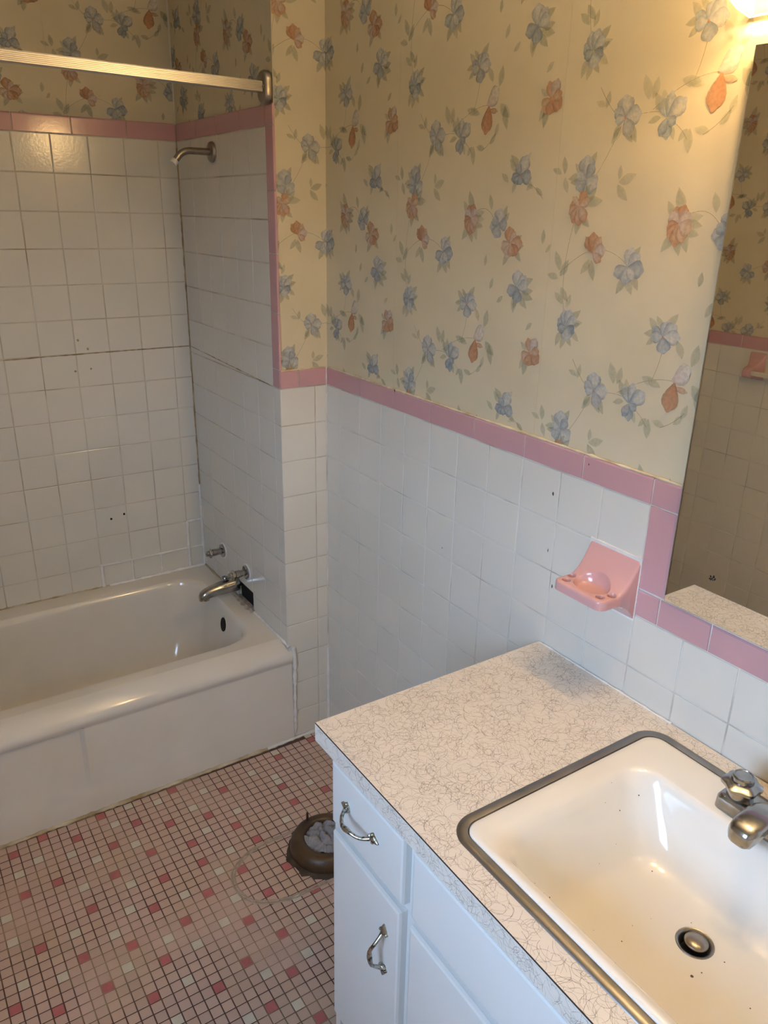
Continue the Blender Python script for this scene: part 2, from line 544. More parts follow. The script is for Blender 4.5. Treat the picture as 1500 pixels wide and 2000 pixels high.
# alcove end wall (taps)
ZT = ZF + 6.17 * P                       # underside of the pink row round the tub
ZT = ZF + 0.6777 - 0.0
grout_bed(PL_A, [(-YB, -0.004, 0.30, ZF), (-YB, -0.008, ZF, ZT + TH - 0.004)], wall_alcove, M['grout'], holes=[HOLE])
tile_field(PL_A, -YB, 0.0, 0.355, ZF, -0.0450, ZF, M['tile'], wall_alcove, holes=[HOLE])
PA = (ZT - ZF) / 6.0
us = cuts(-YB, -0.0475, -0.0475, P)
for k in range(6):
    for a, b_ in zip(us, us[1:]):
        put_tile('tile', PL_A, a, b_, ZF + k * PA, ZF + (k + 1) * PA, M['tile'], wall_alcove)
trim_col(PL_A, [ZF, ZF + TH + 0.001] + [ZF + TH + 0.001 + 0.1565 * k for k in range(1, 4)] + [ZT], -0.0475, 0.0, wall_alcove, (0.0012, 0.004, 0.0012, 0.0012))
trim_row(PL_A, [-YB, -0.5393, -0.3748, -0.2103, -0.0475, 0.0], ZT, wall_alcove)

# back wall of the alcove
BC = XA - 0.0617                          # first joint left of the corner
grout_bed(PL_B, [(XA2, XA, 0.30, ZT + TH - 0.004)], wall_back, M['grout'])
us = cuts(XA2, XA, BC, P)
rows = [0.352] + [ZT - k * P for k in range(13, -1, -1)]
for c, d in zip(rows, rows[1:]):
    for a, b_ in zip(us, us[1:]):
        put_tile('tile', PL_B, a, b_, c, d, M['tile'], wall_back)
trim_row(PL_B, [XA2] + [-0.4755 - 0.166 * k for k in range(7, -1, -1)] + [-0.310, XA], ZT, wall_back)

# far end wall of the alcove and the left wall (seen in the mirror)
grout_bed(PL_A2, [(0.004, YB, 0.30, ZT + TH - 0.004)], wall_alcove_far, M['grout'])
tile_field(PL_A2, 0, YB, 0.355, ZT, 0.045, ZT, M['tile'], wall_alcove_far)
trim_row(PL_A2, [0.0, 0.0475, 0.2103, 0.3748, 0.5393, YB], ZT, wall_alcove_far)
grout_bed(PL_S, [(XL, XA2 - 0.006, 0, ZF + TH - 0.004)], wall_alcove_far, M['grout'])
tile_field(PL_S, XL, XA2, 0, ZF, XA2 - 0.1095, ZF, M['tile'], wall_alcove_far)
trim_row(PL_S, [XL, XL + 0.075, XA2], ZF, wall_alcove_far)
WIN = (WY0 - 0.06, WY1 + 0.06, WZ0 - 0.05, WZ1 + 0.06)
grout_bed(PL_L, [(YF, 0, 0, ZF + TH - 0.004)], wall_left, M['grout_w'], holes=[(WY0, WY1, WZ0, WZ1)])
tile_field(PL_L, YF, 0, 0, ZF, -0.062, ZF, M['tile'], wall_left, holes=[WIN])
us = cuts(YF, 0, -0.15, PT)
for a, b_ in zip(us, us[1:]):
    for c in minus([(a, b_, ZF, ZF + TH)], WIN):
        put_tile('trim_tile', PL_L, *c, M['pink'], wall_left, d=0.006, bev=BULL_T, n=0.0006)

# ------------------------------------------------------------------ wallpaper with its printed flowers
BLUE_P, BLUE_M, BLUE_D = (0.57, 0.58, 0.565), (0.415, 0.455, 0.475), (0.275, 0.325, 0.365)
LEAF, LEAF_D, LEAF_P = (0.42, 0.445, 0.29), (0.34, 0.375, 0.25), (0.49, 0.495, 0.34)
ORG, ORG_P, ORG_D = (0.56, 0.30, 0.16), (0.62, 0.42, 0.28), (0.47, 0.22, 0.11)
ROSE, CREAM = (0.62, 0.50, 0.44), (0.70, 0.66, 0.58)


def petal(out, cx, cy, ang, ln, wd, base, tip, alpha=0.85, streak=0.35, pointed=False, bend=0.0):
    a = math.radians(ang)
    rows = []
    prof = (((0, 0.10), (0.12, 0.45), (0.30, 0.85), (0.50, 1.0), (0.70, 0.80), (0.87, 0.42), (1.0, 0.04)) if pointed else
            ((0, 0.12), (0.15, 0.38), (0.35, 0.72), (0.58, 0.97), (0.78, 1.0), (0.92, 0.82), (1.0, 0.45)))
    for t, wf in prof:
        w = wd * 0.5 * wf
        by0 = bend * ln * t * t
        row = []
        for j, s in enumerate((-1, -0.5, 0, 0.5, 1)):
            x, y = ln * t - abs(s) ** 2 * (0.02 if pointed else 0.15) * ln * t, by0 + s * w
            c = [base[q] * (1 - t) + tip[q] * t for q in range(3)]
            if abs(s) == 1: c = [v * 0.86 for v in c]
            if s == 0 or j == 1: c = [v + (CREAM[q] - v) * streak * (1 - abs(2 * t - 1)) for q, v in enumerate(c)]
            al = alpha * (0.7 if abs(s) == 1 else 1.0)
            row.append((cx + x * math.cos(a) - y * math.sin(a), cy + x * math.sin(a) + y * math.cos(a), c, al))
        rows.append(row)
    out.append(rows)


def stem(out, pts, w=0.0009, col=(0.42, 0.36, 0.22), alpha=0.6):
    rows = []
    n = 10
    P0, P1, P2 = pts
    for i in range(n + 1):
        t = i / n
        x = (1 - t) ** 2 * P0[0] + 2 * t * (1 - t) * P1[0] + t * t * P2[0]
        y = (1 - t) ** 2 * P0[1] + 2 * t * (1 - t) * P1[1] + t * t * P2[1]
        dx = 2 * (1 - t) * (P1[0] - P0[0]) + 2 * t * (P2[0] - P1[0])
        dy = 2 * (1 - t) * (P1[1] - P0[1]) + 2 * t * (P2[1] - P1[1])
        d = math.hypot(dx, dy) or 1
        rows.append([(x - dy / d * w * s, y + dx / d * w * s, col, alpha) for s in (-0.5, 0.5)])
    out.append(rows)


def leaf(out, cx, cy, ang, ln, wd=None, col=LEAF, alpha=0.36, bend=0.15):
    petal(out, cx, cy, ang, ln * 0.88, wd or ln * 0.42, [v * 0.95 for v in col], col, alpha, 0.12, True, bend)


def flower(out, cx, cy, petals, centre=None, leaves=(), k=1.0):
    for (ang, ln) in leaves:
        r0 = 0.013 * k
        leaf(out, cx + r0 * math.cos(math.radians(ang)), cy + r0 * math.sin(math.radians(ang)), ang + 8, ln * k * 0.00078,
             col=(LEAF, LEAF_D, LEAF_P)[int(ang) % 3], bend=0.2 if int(ang) % 2 else -0.2)
    for (ang, ln, wd, base, tip, st) in petals:
        petal(out, cx, cy, ang, ln * k * 0.00108, wd * k * 0.00155, base, tip, 0.80, min(1.0, st * 1.5 + 0.08))
    if centre:
        petal(out, cx - 0.0022 * k, cy, 0, 0.0048 * k, 0.0045 * k, centre, centre, 0.9, 0)


def cell():
    """one repeat of the print: u across the strip (0..0.522), v up (0..0.4575)"""
    o = []
    stem(o, ((0.045, 0.315), (0.10, 0.36), (0.140, 0.445)))
    stem(o, ((0.150, 0.450), (0.19, 0.465), (0.228, 0.455)))
    stem(o, ((0.20, 0.462), (0.27, 0.51), (0.325, 0.502)))
    stem(o, ((0.27, 0.495), (0.284, 0.53), (0.285, 0.560)))
    stem(o, ((0.060, 0.31), (0.025, 0.20), (0.055, 0.115)))
    stem(o, ((0.030, 0.200), (0.07, 0.235), (0.105, 0.245)))
    stem(o, ((0.115, 0.245), (0.15, 0.25), (0.185, 0.225)))
    stem(o, ((0.130, 0.458), (0.11, 0.47), (0.085, 0.505)))
    stem(o, ((0.245, 0.440), (0.262, 0.43), (0.272, 0.415)))
    stem(o, ((0.30, 0.42), (0.325, 0.43), (0.345, 0.455)))
    stem(o, ((0.285, 0.300), (0.33, 0.33), (0.36, 0.285)))
    stem(o, ((0.43, 0.36), (0.46, 0.36), (0.49, 0.33)))
    bp, bmn, bd = BLUE_P, BLUE_M, BLUE_D
    # blue blooms
    flower(o, 0.0592, 0.1037, [(150, 24, 17, bd, bmn, .2), (105, 30, 16, bmn, bp, .6), (75, 32, 17, bmn, bp, .7), (40, 29, 14, bmn, bp, .5), (-20, 23, 15, bd, bd, .15), (-75, 24, 19, bmn, bp, .3), (200, 20, 13, bmn, bd, .2)],
           (0.50, 0.42, 0.18), [(225, 46), (260, 44), (285, 38), (20, 42), (48, 50), (330, 42), (5, 34)])
    flower(o, 0.281, 0.114, [(150, 26, 11, bd, bmn, .2), (185, 22, 14, bp, bmn, .4), (75, 26, 16, bmn, bp, .6), (40, 31, 19, bmn, bp, .7), (5, 33, 17, bp, bp, .6), (-75, 26, 19, bd, bmn, .3)],
           (0.52, 0.24, 0.10), [(140, 44), (165, 40), (62, 50), (105, 36), (195, 34)])
    flower(o, 0.145, 0.454, [(95, 33, 23, bd, bp, .8), (150, 26, 14, bmn, bmn, .3), (10, 32, 20, bmn, bp, .6), (-60, 30, 17, bmn, (0.46, 0.45, 0.43), .2), (190, 19, 12, bp, bmn, .4)],
           (0.55, 0.22, 0.10), [(240, 46), (285, 44), (310, 50), (55, 30), (225, 36)])
    flower(o, 0.2306, 0.448, [(120, 32, 13, bmn, bp, .5), (85, 36, 13, bd, bp, .4), (38, 38, 19, bd, bp, .8), (-85, 30, 13, bd, bmn, .1), (-115, 26, 12, bmn, bd, .1), (-30, 18, 12, bmn, bd, .1)],
           (0.44, 0.40, 0.22), [(175, 36), (130, 50), (110, 46), (300, 34)])
    flower(o, 0.0731, 0.362, [(95, 37, 25, bd, bp, .6), (60, 28, 14, bd, bmn, .2), (-30, 28, 23, bmn, bp, .7), (215, 26, 19, bd, bmn, .3), (160, 24, 12, bmn, bp, .3)],
           (0.46, 0.38, 0.24), [(140, 38), (165, 44), (190, 36), (70, 50)])
    flower(o, 0.4235, 0.372, [(65, 37, 20, bmn, bp, .8), (120, 22, 12, bd, bmn, .1), (-10, 30, 18, bd, bmn, .2), (195, 25, 14, bd, bd, .1), (225, 19, 12, bmn, bd, .1), (275, 16, 12, bmn, bd, .2)],
           (0.50, 0.22, 0.14), [(115, 52), (140, 46), (60, 50), (330, 46), (225, 36)])
    flower(o, 0.4402, 0.1623, [(95, 34, 22, bmn, bp, .8), (50, 32, 16, bp, bp, .6), (20, 30, 17, bmn, bp, .5), (195, 31, 17, bd, bmn, .1), (270, 27, 19, bd, bmn, .1)],
           (0.36, 0.30, 0.20), [(295, 50), (325, 52), (345, 46), (245, 54), (30, 50), (260, 42)])
    flower(o, 0.1891, 0.2197, [(80, 32, 19, bp, bp, .6), (45, 31, 17, bmn, bp, .6), (-5, 33, 20, bd, bmn, .3), (205, 30, 16, bd, bmn, .3), (265, 26, 18, bp, bmn, .3), (-50, 22, 13, CREAM, bp, .2)],
           (0.42, 0.40, 0.26), [(275, 50), (250, 52), (310, 46), (60, 42)])
    flower(o, 0.3700, 0.281, [(85, 30, 22, bmn, bp, .7), (190, 26, 15, bmn, bmn, .4), (150, 22, 14, bd, bmn, .3), (5, 24, 17, bd, bmn, .2), (250, 25, 20, (0.42, 0.45, 0.44), bmn, .2)],
           None, [(45, 44), (25, 38)])
    # orange blooms
    flower(o, 0.063, 0.318, [(60, 26, 15, ORG, ORG, .1), (25, 24, 12, ORG_P, ORG_P, .3), (180, 22, 13, ORG_D, ORG, .1), (210, 26, 14, ORG, ORG_P, .1), (245, 30, 16, ORG_P, ORG, .2), (275, 32, 16, ORG_P, ORG, .2), (305, 30, 15, ROSE, ORG, .2), (140, 22, 9, ROSE, ORG_P, .2)],
           (0.60, 0.42, 0.24), [(295, 48), (270, 52), (60, 44), (25, 52), (12, 60)])
    flower(o, 0.2808, 0.292, [(110, 26, 15, ORG, ORG, .1), (75, 28, 15, ORG_D, ORG, .1), (140, 24, 16, ROSE, ROSE, .3), (40, 24, 18, ROSE, ROSE, .5), (195, 22, 13, ORG_D, ORG, .1), (225, 26, 14, ORG, ORG, .1), (265, 32, 17, ORG_P, ORG, .1), (295, 28, 15, ORG_P, ORG_P, .1), (340, 24, 18, ROSE, ORG_P, .2)],
           None, [(85, 62), (130, 44), (20, 46), (0, 44), (300, 50), (240, 56), (265, 52), (325, 44)])
    flower(o, 0.4083, 0.2455, [(100, 32, 20, ORG, ORG, .2), (60, 26, 13, ROSE, ORG_P, .3), (5, 34, 19, ORG_P, ORG, .3), (-40, 28, 16, ORG_D, ORG, .1), (200, 26, 17, ROSE, ORG_P, .3), (250, 26, 17, ORG_P, ROSE, .3), (290, 22, 15, ORG_P, ORG, .2)],
           (0.62, 0.46, 0.26), [(320, 48), (250, 46), (345, 40), (30, 36)])
    flower(o, 0.1069, 0.240, [(125, 30, 15, ORG_D, ORG, .1), (95, 33, 17, ORG, ORG, .1), (60, 30, 13, ORG, ORG_P, .2), (15, 28, 16, ROSE, ROSE, .5), (-35, 24, 12, ROSE, ORG, .2)],
           (0.58, 0.32, 0.16), [(240, 46), (265, 52), (130, 32)])
    flower(o, 0.4929, 0.040, [(110, 30, 14, ORG_P, ORG, .1), (70, 32, 16, ROSE, ROSE, .4), (215, 28, 20, ORG, ORG_P, .2), (260, 24, 18, ORG, ORG, .1), (-30, 28, 18, ORG_D, ORG, .1), (20, 24, 14, ORG_P, ORG, .2)],
           (0.56, 0.34, 0.18), [(235, 54), (215, 48), (150, 34), (45, 30)])
    # the hanging bud
    leaf(o, 0.345, 0.075, 70, 0.042, col=LEAF)
    leaf(o, 0.352, 0.045, -50, 0.045, 0.022, col=LEAF)
    leaf(o, 0.365, 0.040, -85, 0.050, 0.018, col=LEAF_D)
    leaf(o, 0.325, 0.085, 110, 0.036, col=LEAF_P)
    petal(o, 0.312, 0.046, 25, 0.042, 0.034, ROSE, CREAM, 0.9, 0.3, False, 0.2)
    petal(o, 0.316, 0.036, -8, 0.030, 0.010, ORG, ORG_P, 0.85, 0.1)
    petal(o, 0.318, 0.043, -98, 0.052, 0.034, ORG_D, ORG, 0.9, 0.05)
    # loose sprigs of leaves
    for (x, y, aa, l) in ((0.276, 0.43, -95, 40), (0.272, 0.43, -140, 26), (0.285, 0.43, -20, 30), (0.148, 0.356, 10, 42), (0.146, 0.352, -55, 40), (0.148, 0.360, 80, 26),
                          (0.020, 0.372, 90, 34), (0.022, 0.366, -80, 32), (0.012, 0.372, 150, 28), (0.030, 0.205, 105, 42), (0.028, 0.19, 160, 34), (0.032, 0.195, 50, 40), (0.038, 0.175, -60, 36),
                          (0.045, 0.145, 130, 34), (0.055, 0.14, 60, 30), (0.10, 0.475, 150, 26), (0.102, 0.472, 70, 30), (0.19, 0.477, 100, 44), (0.198, 0.478, 70, 36), (0.205, 0.462, 20, 34),
                          (0.25, 0.50, -20, 40), (0.262, 0.50, -30, 36), (0.34, 0.445, 60, 30), (0.327, 0.432, 40, 28), (0.47, 0.35, -45, 28), (0.46, 0.355, 200, 22), (0.49, 0.10, 215, 26), (0.345, 0.31, 95, 34),
                          (0.355, 0.155, 60, 28), (0.38, 0.13, 30, 26), (0.39, 0.36, 130, 30), (0.335, 0.20, 75, 26), (0.50, 0.25, 80, 30), (0.51, 0.235, 40, 24)):
        leaf(o, x, y, aa, l * 0.001, col=(LEAF, LEAF_P, LEAF_D)[int(x * 1000) % 3], alpha=0.36)
    return o


CELL = cell()
SW, SH = 0.522, 0.4575


def print_on(plane, strip, u0, u1, v0, v1, s_of_u, dv, n0):
    """print the repeat on one strip; s_of_u: add this to u to get the pattern coordinate"""
    verts, faces, cols = [], [], []
    ia, ib = int(math.floor((u0 + s_of_u - 0.05) / SW)), int(math.floor((u1 + s_of_u + 0.05) / SW))
    ja, jb = int(math.floor((v0 + dv - 0.1) / SH)), int(math.floor((v1 + dv + 0.1) / SH))
    e = 0.0006
    for i in range(ia, ib + 1):
        for j in range(ja - 1, jb + 1):
            for li, rows in enumerate(CELL):
                pts = [[(x + i * SW - s_of_u, y + j * SH - dv, c, al) for x, y, c, al in row] for row in rows]
                xs = [p[0] for r in pts for p in r]; ys = [p[1] for r in pts for p in r]
                if max(xs) < u0 or min(xs) > u1 or max(ys) < v0 or min(ys) > v1: continue
                b0 = len(verts); k = len(rows[0]); nn = n0 + 0.00025 + 0.000004 * li
                for r in pts:
                    for x, y, c, al in r:
                        verts.append(plane.at(min(max(x, u0 + e), u1 - e), min(max(y, v0 + e), v1 - e), nn))
                        cols.append((*c, al))
                for a in range(len(rows) - 1):
                    for q in range(k - 1):
                        faces.append((b0 + a * k + q, b0 + a * k + q + 1, b0 + (a + 1) * k + q + 1, b0 + (a + 1) * k + q))
    if not faces: return
    me = bpy.data.meshes.new('flower_print')
    me.from_pydata(verts, [], faces)
    ca = me.color_attributes.new('Col', 'FLOAT_COLOR', 'POINT')
    ca.data.foreach_set('color', [v for c in cols for v in c])
    me.materials.append(M['ink'])
    o = bpy.data.objects.new('flower_print', me)
    link(o, strip)
    tag(o, kind='stuff')


def paper(plane, u0, u1, v0, v1, s_of_u, dv, parent, holes=()):
    seams = [u0]
    k = math.ceil((u0 + s_of_u) / SW - 1e-6)
    while k * SW - s_of_u < u1 - 0.01:
        if k * SW - s_of_u > u0 + 0.01: seams.append(k * SW - s_of_u)
        k += 1
    seams.append(u1)
    for a, b_ in zip(seams, seams[1:]):
        cells = [(a, b_, v0, v1)]
        for h in holes: cells = minus(cells, h)
        bm = bmesh.new()
        for c in cells: slab(bm, plane, c[0] + 0.00025, c[1] - 0.00025, c[2], c[3], -GB - 0.0002, -GB + 0.0006)
        s = obj('wallpaper_strip', bm, M['paper'], parent)
        for c in cells: print_on(plane, s, *c, s_of_u, dv, -GB + 0.0006)


S0 = -0.862
paper(PL_R, 0.0 - GB, R_END, ZF + TH - 0.003, ZC, S0, 0.0, wall_right, holes=[(1.238, 1.862, 1.10, 1.90)])
paper(PL_S, XA + GB, GB, ZF + TH - 0.003, ZC, S0 + 0.008, 0.0, wall_alcove)
paper(PL_A, -YB - GB, -GB, ZT + TH - 0.003, ZC, S0 - 0.142, 0.0, wall_alcove)
paper(PL_B, XA2, XA, ZT + TH - 0.003, ZC, 0.523, 0.096, wall_back)
paper(PL_L, YF, GB, ZF + TH - 0.003, ZC, 0.31, 0.11, wall_left, holes=[WIN])
paper(PL_S, XL, XA2 - GB, ZF + TH - 0.003, ZC, 0.2, 0.1, wall_alcove_far)
paper(PL_A2, GB, YB, ZT + TH - 0.003, ZC, 0.1, 0.05, wall_alcove_far)

# ------------------------------------------------------------------ mosaic floor
RED = {(-42, -21), (-39, -23), (-39, -16), (-39, -9), (-39, -3), (-36, -19), (-36, -9), (-36, -2), (-35, -23), (-34, -14), (-33, -4), (-32, -26), (-32, -20), (-31, -11), (-30, -23), (-30, -7), (-30, -2), (-29, -17), (-27, -28), (-27, -20), (-27, -14), (-27, -10), (-27, -5), (-24, -32), (-24, -27), (-24, -18), (-24, -7), (-23, -14), (-23, -11), (-22, -23), (-22, -2), (-21, -35), (-21, -30), (-20, -26), (-20, -17), (-20, -8), (-19, -21), (-18, -11), (-17, -14), (-17, -5), (-17, -1), (-16, -19), (-15, -23), (-13, -1), (-11, -11), (-11, -8), (-9, -3), (-7, -11), (-7, -1)}
WHITE = {(-41, -19), (-41, -14), (-41, -11), (-39, -6), (-38, -20), (-37, -5), (-36, -16), (-34, -11), (-34, -6), (-33, -22), (-33, -18), (-33, -1), (-32, -8), (-31, -29), (-31, -16), (-30, -13), (-29, -26), (-29, -21), (-29, -4), (-28, -8), (-27, -23), (-27, -2), (-26, -32), (-26, -17), (-24, -22), (-24, -3), (-23, -29), (-22, -33), (-22, -20), (-22, -16), (-21, -10), (-21, -6), (-20, -14), (-19, -29), (-19, -4), (-17, -26), (-17, -23), (-17, -9), (-13, -13), (-13, -4), (-11, -7), (-11, -6), (-9, -2), (-8, -9)}
obj('grout_bed', nbox(XL, 0, YF, 0.0, -0.006, -0.0011), M['fgrout'], floor)
rnd = random.Random(5)
seen_rng = lambda i, j: -43 <= i <= -6 and j >= -36 + max(0, (-20 - i)) * 0.45
FT = 0.0241
cand = []
for i in range(-70, 2):
    for j in range(-94, 1):
        x = 0.0146 + 0.02672 * i - 0.0002 * j
        y = 0.0129 - 0.0003 * i + 0.02672 * j
        if not (XL + 0.012 < x < -0.012 and YF + 0.012 < y < -0.0125): continue
        if (i, j) in RED: c = 1
        elif (i, j) in WHITE: c = 2
        elif seen_rng(i, j): c = 0
        else:
            r = rnd.random()
            c = 1 if r < 0.045 else (2 if r < 0.085 else 0)
        px, py, dist = to_pixel((x, y, 0))
        vis = dist > 0.1 and -10 < px < 640 and 0 < py < 2010
        cand.append((dist if vis else 99 + rnd.random(), x, y, c))
cand.sort()
fm = [M['fl_pink'], M['fl_red'], M['fl_white']]
FB = (0.0011,) * 4
fmesh = [tile_mesh(FT, FT, 0.005, FB, m_, 1) for m_ in fm]
for dist, x, y, c in cand[:300]:
    o = bpy.data.objects.new('mosaic_tile', fmesh[c])
    link(o, floor)
    o.location = (x, y, rnd.uniform(-0.0002, 0.0002))
verts, faces, mis = [], [], []
src = fmesh[0]
sv = [v.co.copy() for v in src.vertices]; sf = [tuple(p.vertices) for p in src.polygons]
for dist, x, y, c in cand[300:]:
    b0 = len(verts)
    dz = rnd.uniform(-0.0002, 0.0002)
    verts += [(v.x + x, v.y + y, v.z + dz) for v in sv]
    faces += [tuple(b0 + k for k in f) for f in sf]
    mis += [c] * len(sf)
me = bpy.data.meshes.new('mosaic_field')
me.from_pydata(verts, [], faces)
for m_ in fm: me.materials.append(m_)
me.polygons.foreach_set('material_index', mis)
tag(link(bpy.data.objects.new('mosaic_field', me), floor), kind='stuff')

# ------------------------------------------------------------------ bathtub
tub = empty('bathtub', ((XA + XA2) / 2, 0.36, 0), 'white enamel bathtub set into the pink trimmed tile alcove', 'bathtub')
bm = bmesh.new()
def tl(x0, x1, y0, y1, z, r): return [(x, y, z) for x, y in rrect(x0, x1, y0, y1, r, 8)]
X0, X1 = XA2 + 0.002, XA - 0.002
loops = [tl(X0, X1, 0.046, YB - 0.002, 0.368, 0.003),
         tl(-1.606, -0.206, 0.082, 0.646, 0.368, 0.115),
         tl(-1.600, -0.214, 0.090, 0.637, 0.3665, 0.115),
         tl(-1.596, -0.220, 0.096, 0.630, 0.360, 0.115),
         tl(-1.590, -0.226, 0.101, 0.625, 0.345, 0.113),
         tl(-1.560, -0.236, 0.106, 0.618, 0.290, 0.112),
         tl(-1.500, -0.256, 0.120, 0.604, 0.180, 0.11),
         tl(-1.450, -0.276, 0.138, 0.586, 0.105, 0.11),
         tl(-1.420, -0.305, 0.162, 0.562, 0.070, 0.10),
         tl(-1.380, -0.350, 0.205, 0.520, 0.058, 0.09)]
loft(bm, loops, False, True)
# rolled front edge and apron
roll = [(0.047, 0.368), (0.034, 0.3645), (0.020, 0.3565), (0.008, 0.3475), (-0.001, 0.3385), (-0.006, 0.3330), (-0.0095, 0.3270), (-0.0115, 0.3200), (-0.0115, 0.3130), (-0.009, 0.3050), (-0.006, 0.2980), (-0.0042, 0.2940)]
stations = [XA2 - 0.012, -1.56, -1.548, -0.806, -0.794, XA + 0.010, XA + 0.016, XA + 0.0185]
def station(x, i):
    out = []
    for k, (y, z) in enumerate(roll):
        rec = 0.0
        if i in (2, 3) and 0.085 < z < 0.295: rec = 0.010
        yy = y + rec
        if i >= 6: yy = y + (0.004 if i == 6 else 0.012)
        out.append((x, yy, z))
    return out
roll = roll[:12] + [(-0.004, 0.290), (-0.0045, 0.270), (-0.005, 0.2), (-0.006, 0.10), (-0.0062, 0.080), (-0.008, 0.02), (-0.008, 0.0)]
rings = [[bm.verts.new(p) for p in station(x, i)] for i, x in enumerate(stations)]
for A, B in zip(rings, rings[1:]):
    for k in range(len(A) - 1):
        bm.faces.new((A[k], A[k + 1], B[k + 1], B[k]))
ends = rings[-1]
back = [bm.verts.new((v.co.x, 0.048, v.co.z)) for v in ends]
for k in range(len(ends) - 1):
    bm.faces.new((ends[k], back[k], back[k + 1], ends[k + 1]))
obj('body', bm, M['porc'], tub, smooth=30)
# overflow: rim and a black disc painted as the hole's darkness
bm = bmesh.new()
ax = Vector((-1, 0, 0.18)).normalized()
c0 = Vector((-0.2335, 0.338, 0.302))
lathe(bm, c0 - ax * 0.004, ax, [(0, 0.027), (0.0055, 0.027), (0.006, 0.024), (0.0045, 0.021)], 28)
for v in bm.verts: v.co.z = c0.z + (v.co.z - c0.z) * 1.15
ov = obj('overflow_rim', bm, M['porc'], tub, smooth=40)
bm = bmesh.new()
lathe(bm, c0 - ax * 0.002, ax, [(0, 0.0215), (0.005, 0.0215)], 24)
for v in bm.verts: v.co.z = c0.z + (v.co.z - c0.z) * 1.2
tag(sub('overflow_black_disc', bm, M['black'], ov), 'black disc standing for the dark overflow opening')
# caulk round the tub
def bead(pts, w, parent, material, seed=1, name='caulk_bead', jit=0.35):
    r = random.Random(seed)
    out = []
    for a, b_ in zip(pts, pts[1:]):
        a, b_ = Vector(a), Vector(b_)
        n = max(2, int((b_ - a).length / 0.012))
        for k in range(n):
            out.append(a.lerp(b_, k / n))
    out.append(Vector(pts[-1]))
    rr = [w * (1 + jit * r.uniform(-1, 1)) for _ in out]
    bm = bmesh.new()
    tube(bm, out, rr, 8)
    return obj(name, bm, material, parent, smooth=60)
bead([(-0.52, YB - 0.002, 0.367), (-0.155, YB - 0.003, 0.369)], 0.007, wall_back, M['caulk'], 1)
bead([(XA2 + 0.01, YB - 0.002, 0.367), (-0.52, YB - 0.002, 0.367)], 0.0045, wall_back, M['dcaulk'], 2)
bead([(XA - 0.001, 0.26, 0.367), (XA - 0.001, 0.02, 0.366), (XA + 0.004, -0.002, 0.355)], 0.006, wall_alcove, M['caulk'], 3)
bead([(XA - 0.002, YB - 0.01, 0.369), (XA - 0.002, 0.40, 0.368)], 0.005, wall_alcove, M['dcaulk'], 4)
bead([(XA + 0.0185, -0.0035, 0.350), (XA + 0.023, -0.0035, 0.28), (XA + 0.020, -0.0035, 0.18), (XA + 0.019, -0.0035, 0.02)], 0.0055, wall_alcove, M['caulk'], 5, jit=0.5)
bead([(XA2 + 0.01, -0.0105, 0.001), (-0.24, -0.0105, 0.001)], 0.006, floor, M['dcaulk'], 6)
bead([(-0.24, -0.0105, 0.001), (-0.135, -0.006, 0.001), (-0.004, -0.004, 0.001)], 0.007, floor, M['grout_w'], 7)
# crumbled mortar ledge below the opening
r_ = random.Random(9)
bm = bmesh.new()
loft(bm, [[(XA + 0.01, y, 0.352), (XA - 0.012 - 0.012 * r_.random(), y, 0.368), (XA - 0.008, y, 0.374 + 0.004 * r_.random()), (XA + 0.01, y, 0.374)] for y in [0.25 + 0.012 * k for k in range(15)]], True, True)
obj('mortar_ledge', bm, M['exposed'], wall_alcove, smooth=30)

# corner caulk, old stained joint, patches of fresh grout
bead([(-0.0035, -0.0035, 0.0), (-0.0035, -0.0035, 0.312)], 0.0055, wall_alcove, M['caulk'], 11, jit=0.15)
bead([(-0.0012, -0.0012, 0.312), (-0.0012, -0.0012, ZF + TH)], 0.0021, wall_alcove, M['grout_w'], 17, name='corner_grout', jit=0.2)
M['oldcaulk'] = mat('yellowed_caulk', (0.66, 0.58, 0.42), 0.7, col2=(0.40, 0.30, 0.17), vscale=18, contrast=(0.45, 0.7))
bead([(0.0025, -0.002, ZF + TH - 0.0005), (0.0025, -1.230, ZF + TH - 0.0005)], 0.0026, wall_right, M['oldcaulk'], 18, name='trim_caulk', jit=0.5)
bead([(XA + 0.004, 0.0025, ZF + TH - 0.0005), (-0.002, 0.0025, ZF + TH - 0.0005)], 0.0022, wall_alcove, M['oldcaulk'], 19, name='trim_caulk', jit=0.4)
bead([(XA - 0.003, YB - 0.003, 0.37), (XA - 0.003, YB - 0.003, 0.70)], 0.005, wall_back, M['caulk'], 12, jit=0.3)
bead([(XA - 0.001, YB - 0.001, 0.70), (XA - 0.001, YB - 0.001, ZT - 0.02)], 0.0028, wall_back, M['stain'], 13, name='stained_joint', jit=0.5)
bead([(XA, YB - 0.0005, ZT - 6 * P), (-0.33, YB - 0.0005, ZT - 6 * P)], 0.0014, wall_back, M['stain'], 14, name='stained_joint', jit=0.6)
bead([(-0.33, YB - 0.0005, ZT - 6 * P), (-0.80, YB - 0.0005, ZT - 6 * P - 0.003)], 0.0013, wall_back, M['stain'], 15, name='stained_joint', jit=0.7)
bead([(XA - 0.0005, YB, ZT - 6 * P), (XA - 0.0005, 0.05, ZF)], 0.0011, wall_alcove, M['stain'], 16, name='stained_joint', jit=0.7)
j3, j2, j1, j0 = (BC - 3 * P, BC - 2 * P, BC - P, BC)
z13 = ZT - 13 * P
